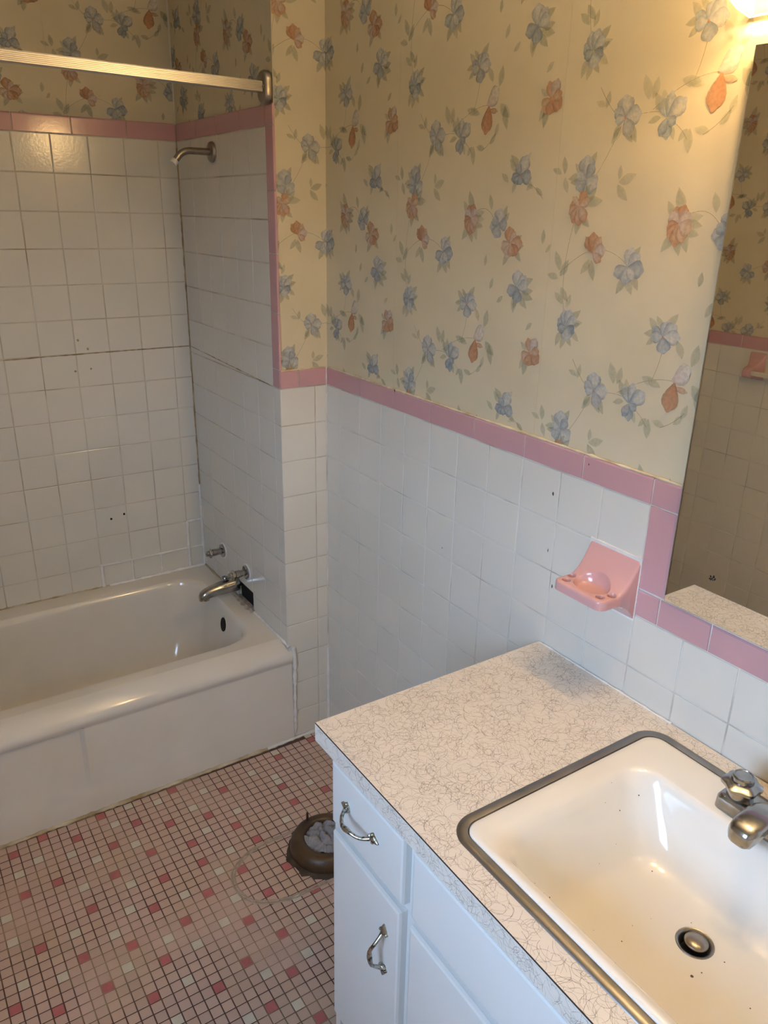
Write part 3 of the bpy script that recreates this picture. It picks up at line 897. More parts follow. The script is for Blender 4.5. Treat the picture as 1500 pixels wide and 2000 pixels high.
for k, (pts, w) in enumerate([([(j3, YB - 0.0005, 0.37), (j3, YB - 0.0005, z13 + 0.004)], 0.0045), ([(j3, YB - 0.0005, z13), (j2, YB - 0.0005, z13), (j1, YB - 0.0005, z13), (j0, YB - 0.0005, z13), (XA - 0.004, YB - 0.0005, z13)], 0.0028),
                              ([(j2, YB - 0.0005, 0.372), (j2, YB - 0.0005, z13)], 0.0038), ([(j1, YB - 0.0005, 0.372), (j1, YB - 0.0005, z13)], 0.0026), ([(j0, YB - 0.0005, 0.375), (j0, YB - 0.0005, z13 + P)], 0.0045), ([(j0, YB - 0.0005, z13 + P), (XA - 0.004, YB - 0.0005, z13 + P)], 0.004)]):
    bead([(x, y - 0.0008, z) for x, y, z in pts], w * 1.35, wall_back, M['caulk'], 20 + k, name='fresh_grout', jit=0.3)

def spot(plane, u, v, w, h, material, parent, name='speck', seed=0, n=0.0004):
    r = random.Random(seed)
    bm = bmesh.new()
    k = 10
    ring = [(math.cos(2 * math.pi * i / k) * w * r.uniform(0.7, 1.2), math.sin(2 * math.pi * i / k) * h * r.uniform(0.7, 1.2)) for i in range(k)]
    top = [bm.verts.new(plane.at(u + a * 0.6, v + b_ * 0.6, n + 0.0004)) for a, b_ in ring]
    bot = [bm.verts.new(plane.at(u + a, v + b_, n - 0.0004)) for a, b_ in ring]
    bm.faces.new(top)
    for i in range(k): bm.faces.new((bot[i], bot[(i + 1) % k], top[(i + 1) % k], top[i]))
    return obj(name, bm, material, parent)
M['rustdot'] = mat('brown_speck', (0.10, 0.06, 0.045), 0.6, var=0.3, vscale=100)
for k, (u, v, w, h) in enumerate([(0.938, 1.146, 0.0022, 0.0045), (0.940, 1.021, 0.0012, 0.004), (0.962, 0.947, 0.0016, 0.0045), (0.585, 0.893, 0.0014, 0.0018), (0.357, 1.247, 0.003, 0.004), (1.022, 1.231, 0.0014, 0.0025)]):
    spot(PL_R, u, v, w, h, M['rustdot'], wall_right, seed=k, n=0.0008)
for k, (u, v, w) in enumerate([(-0.488, 0.624, 0.0042), (-0.441, 0.634, 0.0045), (-0.548, 1.162, 0.0034), (-0.498, 1.166, 0.0034), (-0.529, 1.262, 0.004), (-0.501, 1.232, 0.004)]):
    spot(PL_B, u, v, w, w * 1.1, M['black'] if k < 2 else M['stain'], wall_back, name='screw_hole', seed=k + 20)

# ------------------------------------------------------------------ tub taps and spout, shower arm, curtain rail
def valve(y, z, label):
    t = empty('tub_valve', (XA, y, z), label, 'tap', 'bare valve stems on the alcove wall')
    ax = (-1, 0, 0)
    bm = bmesh.new()
    lathe(bm, (XA + 0.003, y, z), ax, [(0, 0.030), (0.0055, 0.0300), (0.0068, 0.0285), (0.006, 0.0245)], 28)
    obj('plaster_ring', bm, M['caulk'], t, smooth=40)
    bm = bmesh.new()
    lathe(bm, (XA + 0.001, y, z), ax, [(0, 0.024), (0.0085, 0.0245), (0.0095, 0.0235), (0.0095, 0.022), (0.003, 0.0125), (0.003, 0.0)], 28, cap=False)
    obj('escutcheon', bm, M['chrome'], t, smooth=40)
    bm = bmesh.new()
    lathe(bm, (XA + 0.002, y, z), ax, [(0, 0.0115), (0.030, 0.0115), (0.031, 0.0130), (0.046, 0.0130), (0.047, 0.0105), (0.052, 0.0100)], 20)
    obj('sleeve', bm, M['chrome'], t, smooth=35)
    bm = bmesh.new()
    lathe(bm, (XA - 0.048, y, z), ax, [(0, 0.017), (0.004, 0.0185), (0.009, 0.0165), (0.010, 0.0115)], 6)
    hb = obj('hub', bm, M['chrome'], t)
    bm = bmesh.new()
    lathe(bm, (XA - 0.057, y, z), ax, [(0, 0.0105), (0.009, 0.0100), (0.012, 0.0075), (0.013, 0.004)], 16)
    sub('stem_screw', bm, M['chrome'], hb, smooth=35)
    return t
valve(0.512, 0.503, 'bare chrome tap stem nearest the far corner of the tub')
valve(0.303, 0.501, 'bare chrome tap stem above the broken opening in the tile')
sp = empty('tub_spout', (XA, 0.385, 0.425), 'chrome tub spout with pull-up diverter hanging over the broken opening', 'spout')
bm = bmesh.new()
prof = [(-0.02, 0.012, 0.012, 0), (0.0, 0.012, 0.012, 0), (0.0, 0.027, 0.026, 0), (0.012, 0.0285, 0.0275, 0), (0.018, 0.0275, 0.026, -0.001), (0.06, 0.0255, 0.0245, -0.004), (0.10, 0.0225, 0.0215, -0.009), (0.122, 0.0195, 0.020, -0.014), (0.136, 0.0155, 0.018, -0.020), (0.142, 0.010, 0.012, -0.024), (0.143, 0.004, 0.005, -0.026)]
loops = []
for d, ry, rz, dz in prof:
    loops.append([(XA - 0.006 - d, 0.385 + ry * math.cos(2 * math.pi * k / 24), 0.425 + dz + rz * math.sin(2 * math.pi * k / 24)) for k in range(24)])
loft(bm, loops, True, True)
spb = obj('body', bm, M['chrome'], sp, smooth=45)
bm = bmesh.new()
lathe(bm, (XA - 0.125, 0.385, 0.409), (0, 0, -1), [(0, 0.014), (0.020, 0.0125), (0.021, 0.009), (0.014, 0.0085)], 18)
sub('outlet', bm, M['chrome'], spb, smooth=40)
bm = bmesh.new()
lathe(bm, (XA - 0.050, 0.385, 0.443), (0, 0, 1), [(0, 0.004), (0.012, 0.004), (0.012, 0.0105), (0.015, 0.012), (0.018, 0.0105), (0.019, 0.006)], 18)
obj('diverter_knob', bm, M['chrome'], sp, smooth=35)

sh = empty('shower_fixture', (XA, 0.4135, 1.83), 'bent brushed metal shower arm without head on the tiled alcove wall', 'shower arm')
bm = bmesh.new()
lathe(bm, (XA, 0.4135, 1.83), (-1, 0, 0), [(0, 0.029), (0.004, 0.029), (0.0085, 0.0265), (0.010, 0.022), (0.0105, 0.0105)], 32)
obj('escutcheon', bm, M['nickel'], sh, smooth=35)
pts = [(XA + 0.01, 0.4135, 1.83), (XA - 0.03, 0.4135, 1.83), (XA - 0.068, 0.4135, 1.83)]
cx, cz, rr = XA - 0.068, 1.83 - 0.050, 0.050
for k in range(1, 9):
    a = math.radians(90 + 52 * k / 8)
    pts.append((cx + rr * math.cos(a), 0.4135, cz + rr * math.sin(a)))
d_ = Vector(pts[-1]) - Vector(pts[-2]); d_.normalize()
end = Vector(pts[-1]) + d_ * 0.014
pts.append(tuple(end))
obj('pipe', tube(bmesh.new(), pts, 0.0098, 16), M['nickel'], sh, smooth=50)
bm = bmesh.new()
lathe(bm, end - d_ * 0.004, d_, [(0, 0.0102), (0.003, 0.0108), (0.012, 0.0102), (0.013, 0.0075), (0.006, 0.007)], 18)
tag(obj('threaded_tip', bm, M['caulk'], sh, smooth=35), 'tip wrapped in white thread tape')

rail = empty('shower_rail', (XA, 0.026, 1.96), 'ribbed aluminium rail crossing the top of the tub alcove', 'rail')
zr0, zr1 = 1.9605, 1.9765        # rail rises slightly to the left
outl = []
yb, yf, h2 = 0.036, 0.016, 0.0125
outl += [(yb, -h2), (yf + 0.002, -h2)]
for k in range(6):
    z0 = -h2 + 0.002 + k * (2 * h2 - 0.004) / 6
    outl += [(yf, z0), (yf, z0 + 0.0026), (yf + 0.0014, z0 + 0.0031), (yf + 0.0014, z0 + 0.0034)]
outl += [(yf + 0.002, h2), (yb, h2)]
bm = bmesh.new()
loft(bm, [[(x, y, zc + z) for y, z in outl] for x, zc in ((XA - 0.012, zr0), (XA2 + 0.012, zr1))], True, True)
obj('bar', bm, M['alum'], rail)
def bracket(x, sgn, zc):
    bm = bmesh.new()
    lp = []
    for d, s in ((0, 1.0), (0.010, 1.0), (0.015, 0.93), (0.018, 0.78)):
        lp.append([(x + sgn * d, 0.026 + (yy - 0.026) * s, zc + (zz - zc) * s) for yy, zz in rrect(0.002, 0.052, zc - 0.039, zc + 0.039, 0.022, 6)])
    loft(bm, lp, True, True)
    o = obj('end_bracket', bm, M['nickel'], rail, smooth=40)
    bm = bmesh.new()
    lathe(bm, (x + sgn * 0.016, 0.0125, zc), (sgn, 0, 0), [(0, 0.0045), (0.002, 0.0045), (0.004, 0.002)], 12)
    sub('screw', bm, M['chrome'], o, smooth=35)
bracket(XA, -1, zr0)
bracket(XA2, 1, zr1)

# ------------------------------------------------------------------ toilet flange, rag, ring left by the toilet
FX, FY = -0.285, -0.490
fl = empty('toilet_flange', (FX, FY, 0), 'grimy brown toilet drain flange standing open on the mosaic floor', 'drain')
bm = bmesh.new()
lathe(bm, (FX, FY, -0.001), (0, 0, 1), [(0, 0.098), (0.010, 0.102), (0.026, 0.100), (0.040, 0.093), (0.046, 0.084), (0.047, 0.070), (0.042, 0.062), (0.024, 0.060), (0.020, 0.0)], 48, cap=False)
r_ = random.Random(3)
for v in bm.verts:
    d = Vector((v.co.x - FX, v.co.y - FY))
    a = math.atan2(d.y, d.x)
    f = 1 + 0.006 * math.sin(3 * a + 1) + 0.004 * math.sin(7 * a)
    v.co.x, v.co.y = FX + d.x * f, FY + d.y * f
obj('ring', bm, M['iron'], fl, smooth=60)
bm = bmesh.new()
k = 40
ri = random.Random(8)
ro = [0.108 + 0.013 * ri.random() for _ in range(k)]
top = [bm.verts.new((FX + (ro[i] - 0.012) * math.cos(2 * math.pi * i / k), FY + (ro[i] - 0.012) * math.sin(2 * math.pi * i / k), 0.008)) for i in range(k)]
bot = [bm.verts.new((FX + ro[i] * math.cos(2 * math.pi * i / k), FY + ro[i] * math.sin(2 * math.pi * i / k), -0.0006)) for i in range(k)]
bm.faces.new(top)
for i in range(k): bm.faces.new((bot[i], bot[(i + 1) % k], top[(i + 1) % k], top[i]))
M['grime'] = mat('black_grime', (0.012, 0.009, 0.007), 0.6, col2=(0.06, 0.035, 0.015), vscale=30, bump=0.6, bscale=200)
obj('grime', bm, M['grime'], fl, smooth=60)
bx_, by_ = -0.302, -0.410
bm = bmesh.new()
lathe(bm, (bx_, by_, 0.030), (0, 0, 1), [(0, 0.006), (0.012, 0.006), (0.013, 0.0038), (0.040, 0.0036)], 12)
obj('bolt', bm, M['iron'], fl, smooth=35)
# rag: crumpled cloth stuffed into the drain
bm = bmesh.new()
n = 56
import mathutils
grid = {}
for i in range(n + 1):
    for j in range(n + 1):
        u, v = -1 + 2 * i / n, -1 + 2 * j / n
        s = max(abs(u), abs(v)); rr = math.hypot(u, v) or 1
        x, y = u / rr * s, v / rr * s
        w = mathutils.noise.noise(Vector((x * 1.3, y * 1.3, 0.3))) * 0.9
        fold = abs(mathutils.noise.noise(Vector((x * 1.75 + w, y * 1.75 - w, 5.0))))
        fold2 = abs(mathutils.noise.noise(Vector((x * 3.4 - w, y * 3.4 + w, 9.0))))
        z = 0.030 + 0.040 * min(0.5, fold * 1.6) ** 0.6 * 0.8 + 0.007 * min(0.5, fold2 * 1.6) ** 0.6 - 0.020 * s ** 4
        grid[i, j] = bm.verts.new((FX + 0.004 + x * 0.063, FY + 0.006 + y * 0.061, z + 0.004))
for i in range(n):
    for j in range(n):
        bm.faces.new((grid[i, j], grid[i + 1, j], grid[i + 1, j + 1], grid[i, j + 1]))
tag(obj('rag', bm, M['rag'], smooth=180, loc=(FX, FY, 0.02)), 'crumpled grey rag stuffed into the open floor drain', 'rag')
# dried outline where the toilet base stood
bm = bmesh.new()
line = []
for k in range(41):
    a = math.radians(270 - 180 * k / 40)
    line.append((-0.428 + 0.128 * math.cos(a), -0.488 + 0.104 * math.sin(a)))
line = [(-0.20, -0.600), (-0.28, -0.598), (-0.36, -0.596)] + line + [(-0.36, -0.384), (-0.28, -0.385)]
r_ = random.Random(4)
fine = []
for (xa, ya), (xb, yb_) in zip(line, line[1:]):
    kk = max(1, int(math.hypot(xb - xa, yb_ - ya) / 0.004))
    fine += [(xa + (xb - xa) * q / kk, ya + (yb_ - ya) * q / kk) for q in range(kk)]
fine.append(line[-1])
nf = len(fine)
for strand, (so, sw) in enumerate(((0.0042, 0.0034), (-0.0040, 0.0030), (0.0, 0.0026))):
    prev = None
    ph = r_.uniform(0, 6)
    for k, (x, y) in enumerate(fine):
        x0, y0 = fine[max(0, k - 1)]; x1, y1 = fine[min(nf - 1, k + 1)]
        d = math.hypot(x1 - x0, y1 - y0) or 1; nx, ny = -(y1 - y0) / d, (x1 - x0) / d
        t_ = k / nf
        fade = min(1.0, t_ / 0.25, (1 - t_) / 0.16)
        w = sw * (0.25 + 0.75 * fade) * r_.uniform(0.6, 1.25)
        off = so * (0.6 + 0.4 * fade) + 0.0016 * math.sin(k * 0.23 + ph) + r_.uniform(-0.0005, 0.0005)
        h_ = 0.0013 if strand < 2 else 0.0007
        cur = [bm.verts.new((x + nx * (off + q), y + ny * (off + q), zq)) for q, zq in ((w, -0.0003), (w * 0.3, h_), (-w * 0.3, h_), (-w, -0.0003))]
        if prev:
            for q in range(3): bm.faces.new((prev[q], prev[q + 1], cur[q + 1], cur[q]))
        prev = cur
tag(obj('caulk_outline', bm, M['residue'], smooth=60, loc=(-0.42, -0.488, 0)), 'dried curved caulk outline left on the floor by a removed toilet', 'caulk')

# ------------------------------------------------------------------ vanity cabinet
VY0, VY1, VXF = -0.965, -2.135, -0.527
van = empty('vanity_cabinet', (-0.26, (VY0 + VY1) / 2, 0), 'white painted vanity cabinet with pewter pulls under the counter', 'cabinet')
bm = bmesh.new()
box(bm, VXF, -0.008, VY0 - 0.018, VY0, 0, 0.768)
box(bm, VXF, -0.008, VY1, VY1 + 0.018, 0, 0.768)
box(bm, VXF + 0.06, VXF + 0.075, VY1 + 0.018, VY0 - 0.018, 0, 0.085)
box(bm, VXF + 0.018, -0.008, VY1 + 0.018, VY0 - 0.018, 0.085, 0.10)
box(bm, -0.020, -0.008, VY1 + 0.018, VY0 - 0.018, 0.10, 0.768)
obj('carcass', bm, M['paint'], van)
bm = bmesh.new()
for (a, b_) in ((VY0 - 0.0005, VY0 - 0.045), (-1.195, -1.262), (-1.838, -1.905), (VY1 + 0.045, VY1 + 0.0005)):
    box(bm, VXF - 0.0003, VXF + 0.018, b_, a, 0.085, 0.768)
for (z0, z1) in ((0.085, 0.13), (0.565, 0.615), (0.73, 0.768)):
    box(bm, VXF, VXF + 0.0177, VY1 + 0.02, VY0 - 0.02, z0, z1)
obj('face_frame', bm, M['paint'], van)


def front(name, y0, y1, z0, z1, label=None):
    bm = bmesh.new()
    lp = []
    for x, ins in ((VXF + 0.001, 0.0), (VXF - 0.012, 0.0), (VXF - 0.0165, 0.0018), (VXF - 0.018, 0.006)):
        lp.append([(x, y0 - ins, z0 + ins), (x, y1 + ins, z0 + ins), (x, y1 + ins, z1 - ins), (x, y0 - ins, z1 - ins)])
    loft(bm, lp, True, True)
    return obj(name, bm, M['paint'], van)


def pull(part, y, z, vertical):
    """ornate bow pull with leaf-shaped feet, 0.115 m long"""
    xs = VXF - 0.018
    c = Vector((xs, y, z))
    A = Vector((0, 0, 1)) if vertical else Vector((0, -1, 0))
    W = Vector((0, 1, 0)) if vertical else Vector((0, 0, 1))
    O = Vector((-1, 0, 0))
    bm = bmesh.new()
    pts, rad = [], []
    for k in range(17):
        t = -1 + 2 * k / 16
        pts.append(c + A * (0.040 * t) + O * (0.006 + 0.024 * (1 - abs(t) ** 2.6)) + W * (0.002 * math.sin(t * 6)))
        rad.append(0.0032 + 0.0018 * math.exp(-(t * 3.5) ** 2) + 0.0012 * abs(t) ** 6)
    tube(bm, pts, rad, 10)
    for s in (-1, 1):
        # leaf foot: flattened lobes
        rows = []
        for t, w, h in ((0.0, 0.0045, 0.008), (0.15, 0.0085, 0.0095), (0.3, 0.0055, 0.008), (0.45, 0.0095, 0.0075), (0.65, 0.0065, 0.006), (0.85, 0.0045, 0.005), (1.0, 0.0012, 0.004)):
            p = c + A * (s * (0.034 + 0.026 * t)) - O * 0.0005
            rows.append([p + W * (w * math.cos(a)) + O * (h * max(0, math.sin(a))) for a in [math.pi * q / 8 for q in range(9)]])
        rings = [[bm.verts.new(p) for p in r] for r in rows]
        for R0, R1 in zip(rings, rings[1:]):
            for q in range(8): bm.faces.new((R0[q], R0[q + 1], R1[q + 1], R1[q]))
        bm.faces.new(rings[0]); bm.faces.new(rings[-1][::-1])
        for w in (-1, 1):
            lathe(bm, c + A * (s * 0.043) + W * (w * 0.0085) - O * 0.0003, O, [(0, 0.0034), (0.004, 0.003), (0.0058, 0.001)], 8)
    return tag(sub('pull', bm, M['pewter'], part, smooth=50), 'ornate pewter bow pull')


dr = front('drawer', -0.983, -1.2135, 0.608, 0.7465)
pull(dr, -1.083, 0.681, False)
dd = front('door', -0.985, -1.2085, 0.105, 0.5865)
pull(dd, -1.1665, 0.464, True)
front('drawer', -1.238, -1.862, 0.608, 0.7465)
front('door', -1.236, -1.547, 0.105, 0.5865)
front('door', -1.553, -1.864, 0.105, 0.5865)
dr = front('drawer', -1.8865, -2.117, 0.608, 0.7465)
pull(dr, -2.0, 0.681, False)
dd = front('door', -1.8915, -2.115, 0.105, 0.5865)
pull(dd, -1.934, 0.464, True)

# ------------------------------------------------------------------ countertop
CX0, CX1, CY0, CY1, CZ = -0.5565, -0.0022, -0.9430, -2.157, 0.806
SX0, SX1, SY0, SY1 = -0.5135, -0.0385, -1.272, -1.828         # outer edge of the sink's metal rim
ctop = empty('countertop', ((CX0 + CX1) / 2, (CY0 + CY1) / 2, CZ - 0.038), 'cream laminate countertop with fine squiggle print and dark front edge line', 'countertop')
H = (SX0 + 0.016, SX1 - 0.016, SY1 + 0.016, SY0 - 0.016)
bm = bmesh.new()
for (a, b_, c, d) in minus([(CX0 + 0.0012, CX1, CY1, CY0)], H):
    box(bm, a, b_, c, d, CZ - 0.037, CZ)
obj('top', bm, M['lam'], ctop)
obj('seam_line', nbox(CX0 - 0.00005, CX0 + 0.0011, CY1, CY0 - 0.0, CZ - 0.0019, CZ - 0.0001), M['dark'], ctop)
obj('edge_band', nbox(CX0, CX0 + 0.0012, CY1, CY0, CZ - 0.038, CZ - 0.0019), M['lam'], ctop)
bead([(CX1 - 0.0005, CY0 - 0.003, CZ), (CX1 - 0.0005, -1.29, CZ)], 0.0024, ctop, M['caulk'], 31, jit=0.4)


def squiggles(count, plane, u0, u1, v0, v1, hole, seed, parent):
    r = random.Random(seed)
    verts, faces, cols = [], [], []
    w = 0.00027
    tones = ((0.33, 0.27, 0.22), (0.36, 0.30, 0.26), (0.42, 0.29, 0.26), (0.28, 0.23, 0.20))
    for _ in range(count):
        x, y = r.uniform(u0, u1), r.uniform(v0, v1)
        a = r.uniform(0, 6.283)
        L = r.uniform(0.020, 0.048)
        n = 12
        kind = r.random()
        curl = r.uniform(45, 120) * r.choice((-1, 1))
        col = r.choice(tones); al = r.uniform(0.30, 0.60)
        pts = [(x, y)]
        for k in range(n):
            t = k / n
            if kind < 0.45: da = curl * (1.0 if 0.35 < t < 0.62 else 0.12)     # boomerang: one tight bend
            elif kind < 0.75: da = curl * math.cos(t * 6.3) * 1.1              # s-curve
            else: da = curl * 0.9 * (0.3 + t)                                  # hook
            a += da * L / n * 1.25
            x += math.cos(a) * L / n; y += math.sin(a) * L / n
            pts.append((x, y))
        if hole and any(hole[0] < p[0] < hole[1] and hole[2] < p[1] < hole[3] for p in pts): continue
        b0 = len(verts)
        for k, (px_, py_) in enumerate(pts):
            qx, qy = pts[min(n, k + 1)]; rx, ry = pts[max(0, k - 1)]
            dx, dy = qx - rx, qy - ry; d = math.hypot(dx, dy) or 1
            for s in (-1, 1):
                verts.append(plane.at(min(max(px_ - s * dy / d * w, u0), u1), min(max(py_ + s * dx / d * w, v0), v1), 0.00012))
                cols.append((*col, al))
        for k in range(n):
            faces.append((b0 + 2 * k, b0 + 2 * k + 1, b0 + 2 * k + 3, b0 + 2 * k + 2))
    off = parent.parent.matrix_basis.translation
    me = bpy.data.meshes.new('squiggle_print')
    me.from_pydata([v - off for v in verts], [], faces)
    ca = me.color_attributes.new('Col', 'FLOAT_COLOR', 'POINT')
    ca.data.foreach_set('color', [v for c in cols for v in c])
    me.materials.append(M['line'])
    tag(link(bpy.data.objects.new('squiggle_print', me), parent), kind='stuff')

PL_C = Plane((0, 0, CZ), (1, 0, 0), (0, 1, 0), (0, 0, 1))
PL_E = Plane((CX0, 0, 0), (0, -1, 0), (0, 0, 1), (-1, 0, 0))
top_part = [c for c in ctop.children if c.name.startswith('top')][0]
edge_part = [c for c in ctop.children if c.name.startswith('edge_band')][0]
squiggles(8600, PL_C, CX0 + 0.001, CX1 - 0.002, CY1, CY0 - 0.001, H, 71, top_part)
squiggles(650, PL_E, -CY0, -CY1, CZ - 0.037, CZ - 0.003, None, 72, edge_part)

# ------------------------------------------------------------------ sink
DRX, DRY, DRZ = -0.262, -1.553, 0.687
sink = empty('sink', ((SX0 + SX1) / 2, (SY0 + SY1) / 2, DRZ), 'rectangular off-white enamel sink with dull metal rim set in the counter', 'sink')
def sl(x0, x1, y0, y1, z, r): return [(x, y, z) for x, y in rrect(x0, x1, y1, y0, r, 10)]
bm = bmesh.new()
a = 0.0
loft(bm, [sl(SX0, SX1, SY0, SY1, CZ + 0.0002, 0.046), sl(SX0 + 0.0015, SX1 - 0.0015, SY0 - 0.0015, SY1 + 0.0015, CZ + 0.0024, 0.0445),
          sl(SX0 + 0.010, SX1 - 0.010, SY0 - 0.010, SY1 + 0.010, CZ + 0.0034, 0.037), sl(SX0 + 0.017, SX1 - 0.017, SY0 - 0.017, SY1 + 0.017, CZ + 0.0022, 0.030),
          sl(SX0 + 0.0185, SX1 - 0.0185, SY0 - 0.0185, SY1 + 0.0185, CZ - 0.004, 0.029)])
obj('metal_rim', bm, M['steel'], sink, smooth=50)
i = 0.0188
R0 = (SX0 + i, SX1 - i, SY0 - i, SY1 + i)
bm = bmesh.new()
loft(bm, [sl(*R0, CZ - 0.004, 0.029), sl(*R0, CZ + 0.0015, 0.029), sl(R0[0] + 0.003, R0[1] - 0.003, R0[2] - 0.003, R0[3] + 0.003, CZ + 0.0040, 0.027),
          sl(R0[0] + 0.010, R0[1] - 0.010, R0[2] - 0.012, R0[3] + 0.012, CZ + 0.0045, 0.030),
          sl(-0.482, -0.136, -1.318, -1.782, CZ + 0.0038, 0.050), sl(-0.475, -0.141, -1.328, -1.772, CZ + 0.0015, 0.052),
          sl(-0.470, -0.145, -1.336, -1.764, CZ - 0.0045, 0.053), sl(-0.465, -0.149, -1.345, -1.755, CZ - 0.018, 0.055),
          sl(-0.456, -0.158, -1.362, -1.738, CZ - 0.050, 0.057), sl(-0.446, -0.169, -1.380, -1.720, CZ - 0.080, 0.058),
          sl(-0.438, -0.178, -1.394, -1.706, CZ - 0.097, 0.058), sl(-0.426, -0.190, -1.410, -1.690, CZ - 0.1075, 0.056),
          sl(-0.408, -0.206, -1.432, -1.668, CZ - 0.1130, 0.052), sl(-0.360, -0.225, -1.475, -1.630, CZ - 0.1165, 0.048),
          [(DRX + 0.030 * math.cos(math.radians(aa)), DRY + 0.030 * math.sin(math.radians(aa)), DRZ + 0.0015) for aa in [90 * q + 90 * k / 10 for q in range(4) for k in range(11)]],
          [(DRX + 0.0225 * math.cos(math.radians(aa)), DRY + 0.0225 * math.sin(math.radians(aa)), DRZ) for aa in [90 * q + 90 * k / 10 for q in range(4) for k in range(11)]],
          [(DRX + 0.0225 * math.cos(math.radians(aa)), DRY + 0.0225 * math.sin(math.radians(aa)), DRZ - 0.05) for aa in [90 * q + 90 * k / 10 for q in range(4) for k in range(11)]]], False, True)
bmesh.ops.remove_doubles(bm, verts=bm.verts, dist=1e-6)
from mathutils.bvhtree import BVHTree
basin_tree = BVHTree.FromBMesh(bm)
basin = obj('basin', bm, M['sinkp'], sink, smooth=60)
bm = bmesh.new()
lathe(bm, (DRX, DRY, DRZ + 0.001), (0, 0, 1), [(-0.02, 0.0195), (-0.004, 0.0205), (0.0005, 0.0235), (0.0012, 0.0265), (0.0002, 0.0275)], 32, cap=False)
dr_ = obj('drain_flange', bm, M['steel'], sink, smooth=50)
bm = bmesh.new()
lathe(bm, (DRX + 0.001, DRY - 0.001, DRZ - 0.010), (0.05, 0.0, 1), [(0, 0.006), (0.010, 0.006), (0.0105, 0.0165), (0.0130, 0.0175), (0.0150, 0.0165), (0.0175, 0.009), (0.018, 0.002)], 28)
sub('stopper', bm, M['nickel'], dr_, smooth=50)
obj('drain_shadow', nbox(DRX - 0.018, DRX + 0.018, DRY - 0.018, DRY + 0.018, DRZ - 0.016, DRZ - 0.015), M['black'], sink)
r_ = random.Random(77)
bm = bmesh.new()
for k in range(30):
    x, y, w = r_.uniform(-0.45, -0.17), r_.uniform(-1.68, -1.33), r_.choice((0.0006, 0.0007, 0.0009, 0.0013))
    if k == 0: x, y, w = -0.312, -1.585, 0.0028
    if k == 1: x, y, w = -0.395, -1.420, 0.0020
    h, nrm, _, _ = basin_tree.ray_cast(Vector((x, y, 1.0)), Vector((0, 0, -1)))
    if h is None or math.hypot(x - DRX, y - DRY) < 0.032: continue
    lathe(bm, h - Vector((0, 0, 0.0003)), nrm if nrm.z > 0 else -nrm, [(0, w), (0.0006, w * 0.7)], 7)
tag(sub('specks', bm, M['rustdot'], basin), kind='stuff')
# faucet on the sink's back ledge
FZ = CZ + 0.0042
fc = empty('faucet', (-0.100, -1.550, FZ), 'chrome two-handle faucet on the back ledge of the sink', 'faucet')
bm = bmesh.new()
lp = []
for z, ins in ((0, 0), (0.018, 0.001), (0.024, 0.004), (0.026, 0.009)):
    lp.append([(x, y, FZ + z) for x, y in rrect(-0.128 + ins, -0.074 - ins, -1.640 + ins, -1.462 - ins, 0.012, 5)])
loft(bm, lp, True, True)
obj('base', bm, M['chrome'], fc, smooth=40)
for y in (-1.488, -1.600):
    bm = bmesh.new()
    lathe(bm, (-0.100, y, FZ + 0.020), (0, 0, 1), [(0, 0.0225), (0.003, 0.023), (0.005, 0.0205), (0.022, 0.0190), (0.026, 0.019)], 24)
    hd = obj('handle', bm, M['chrome'], fc, smooth=35)
    bm = bmesh.new()
    lp = []
    for z, s in ((0.036, 0.72), (0.042, 1.0), (0.047, 1.0), (0.052, 0.72)):
        lp.append([(-0.100 + s * rr * math.cos(t), y + s * rr * math.sin(t), FZ + z) for t, rr in [(2 * math.pi * q / 36, 0.0285 + 0.0022 * math.cos(6 * 2 * math.pi * q / 36)) for q in range(36)]])
    loft(bm, lp, True, True)
    sub('grip', bm, M['chrome'], hd, smooth=40)
    bm = bmesh.new()
    lathe(bm, (-0.100, y, FZ + 0.050), (0, 0, 1), [(0, 0.0170), (0.010, 0.0165), (0.0125, 0.0145), (0.0125, 0.0130), (0.0115, 0.0125), (0.0115, 0.0)], 24, cap=False)
    sub('cap', bm, M['chrome'], hd, smooth=35)
bm = bmesh.new()
lp = []
for d, z, wy, hz in ((-0.012, 0.022, 0.026, 0.014), (0.010, 0.034, 0.025, 0.014), (0.030, 0.043, 0.0235, 0.013), (0.050, 0.047, 0.0225, 0.0125), (0.068, 0.046, 0.022, 0.0130), (0.082, 0.042, 0.0215, 0.0150), (0.093, 0.038, 0.0195, 0.0155), (0.099, 0.036, 0.0150, 0.0120), (0.101, 0.035, 0.008, 0.006)):
    lp.append([(-0.100 - d, -1.548 + yy, FZ + z + zz) for yy, zz in [(wy * math.copysign(abs(math.cos(t)) ** 0.6, math.cos(t)), hz * math.copysign(abs(math.sin(t)) ** 0.7, math.sin(t))) for t in [2 * math.pi * q / 28 for q in range(28)]]])
loft(bm, lp, True, True)
obj('spout', bm, M['chrome'], fc, smooth=50)
bm = bmesh.new()
lathe(bm, (-0.084, -1.550, FZ + 0.022), (0, 0, 1), [(0, 0.003), (0.034, 0.003), (0.034, 0.008), (0.038, 0.0105), (0.044, 0.0105), (0.047, 0.007)], 16)
obj('lift_knob', bm, M['chrome'], fc, smooth=35)

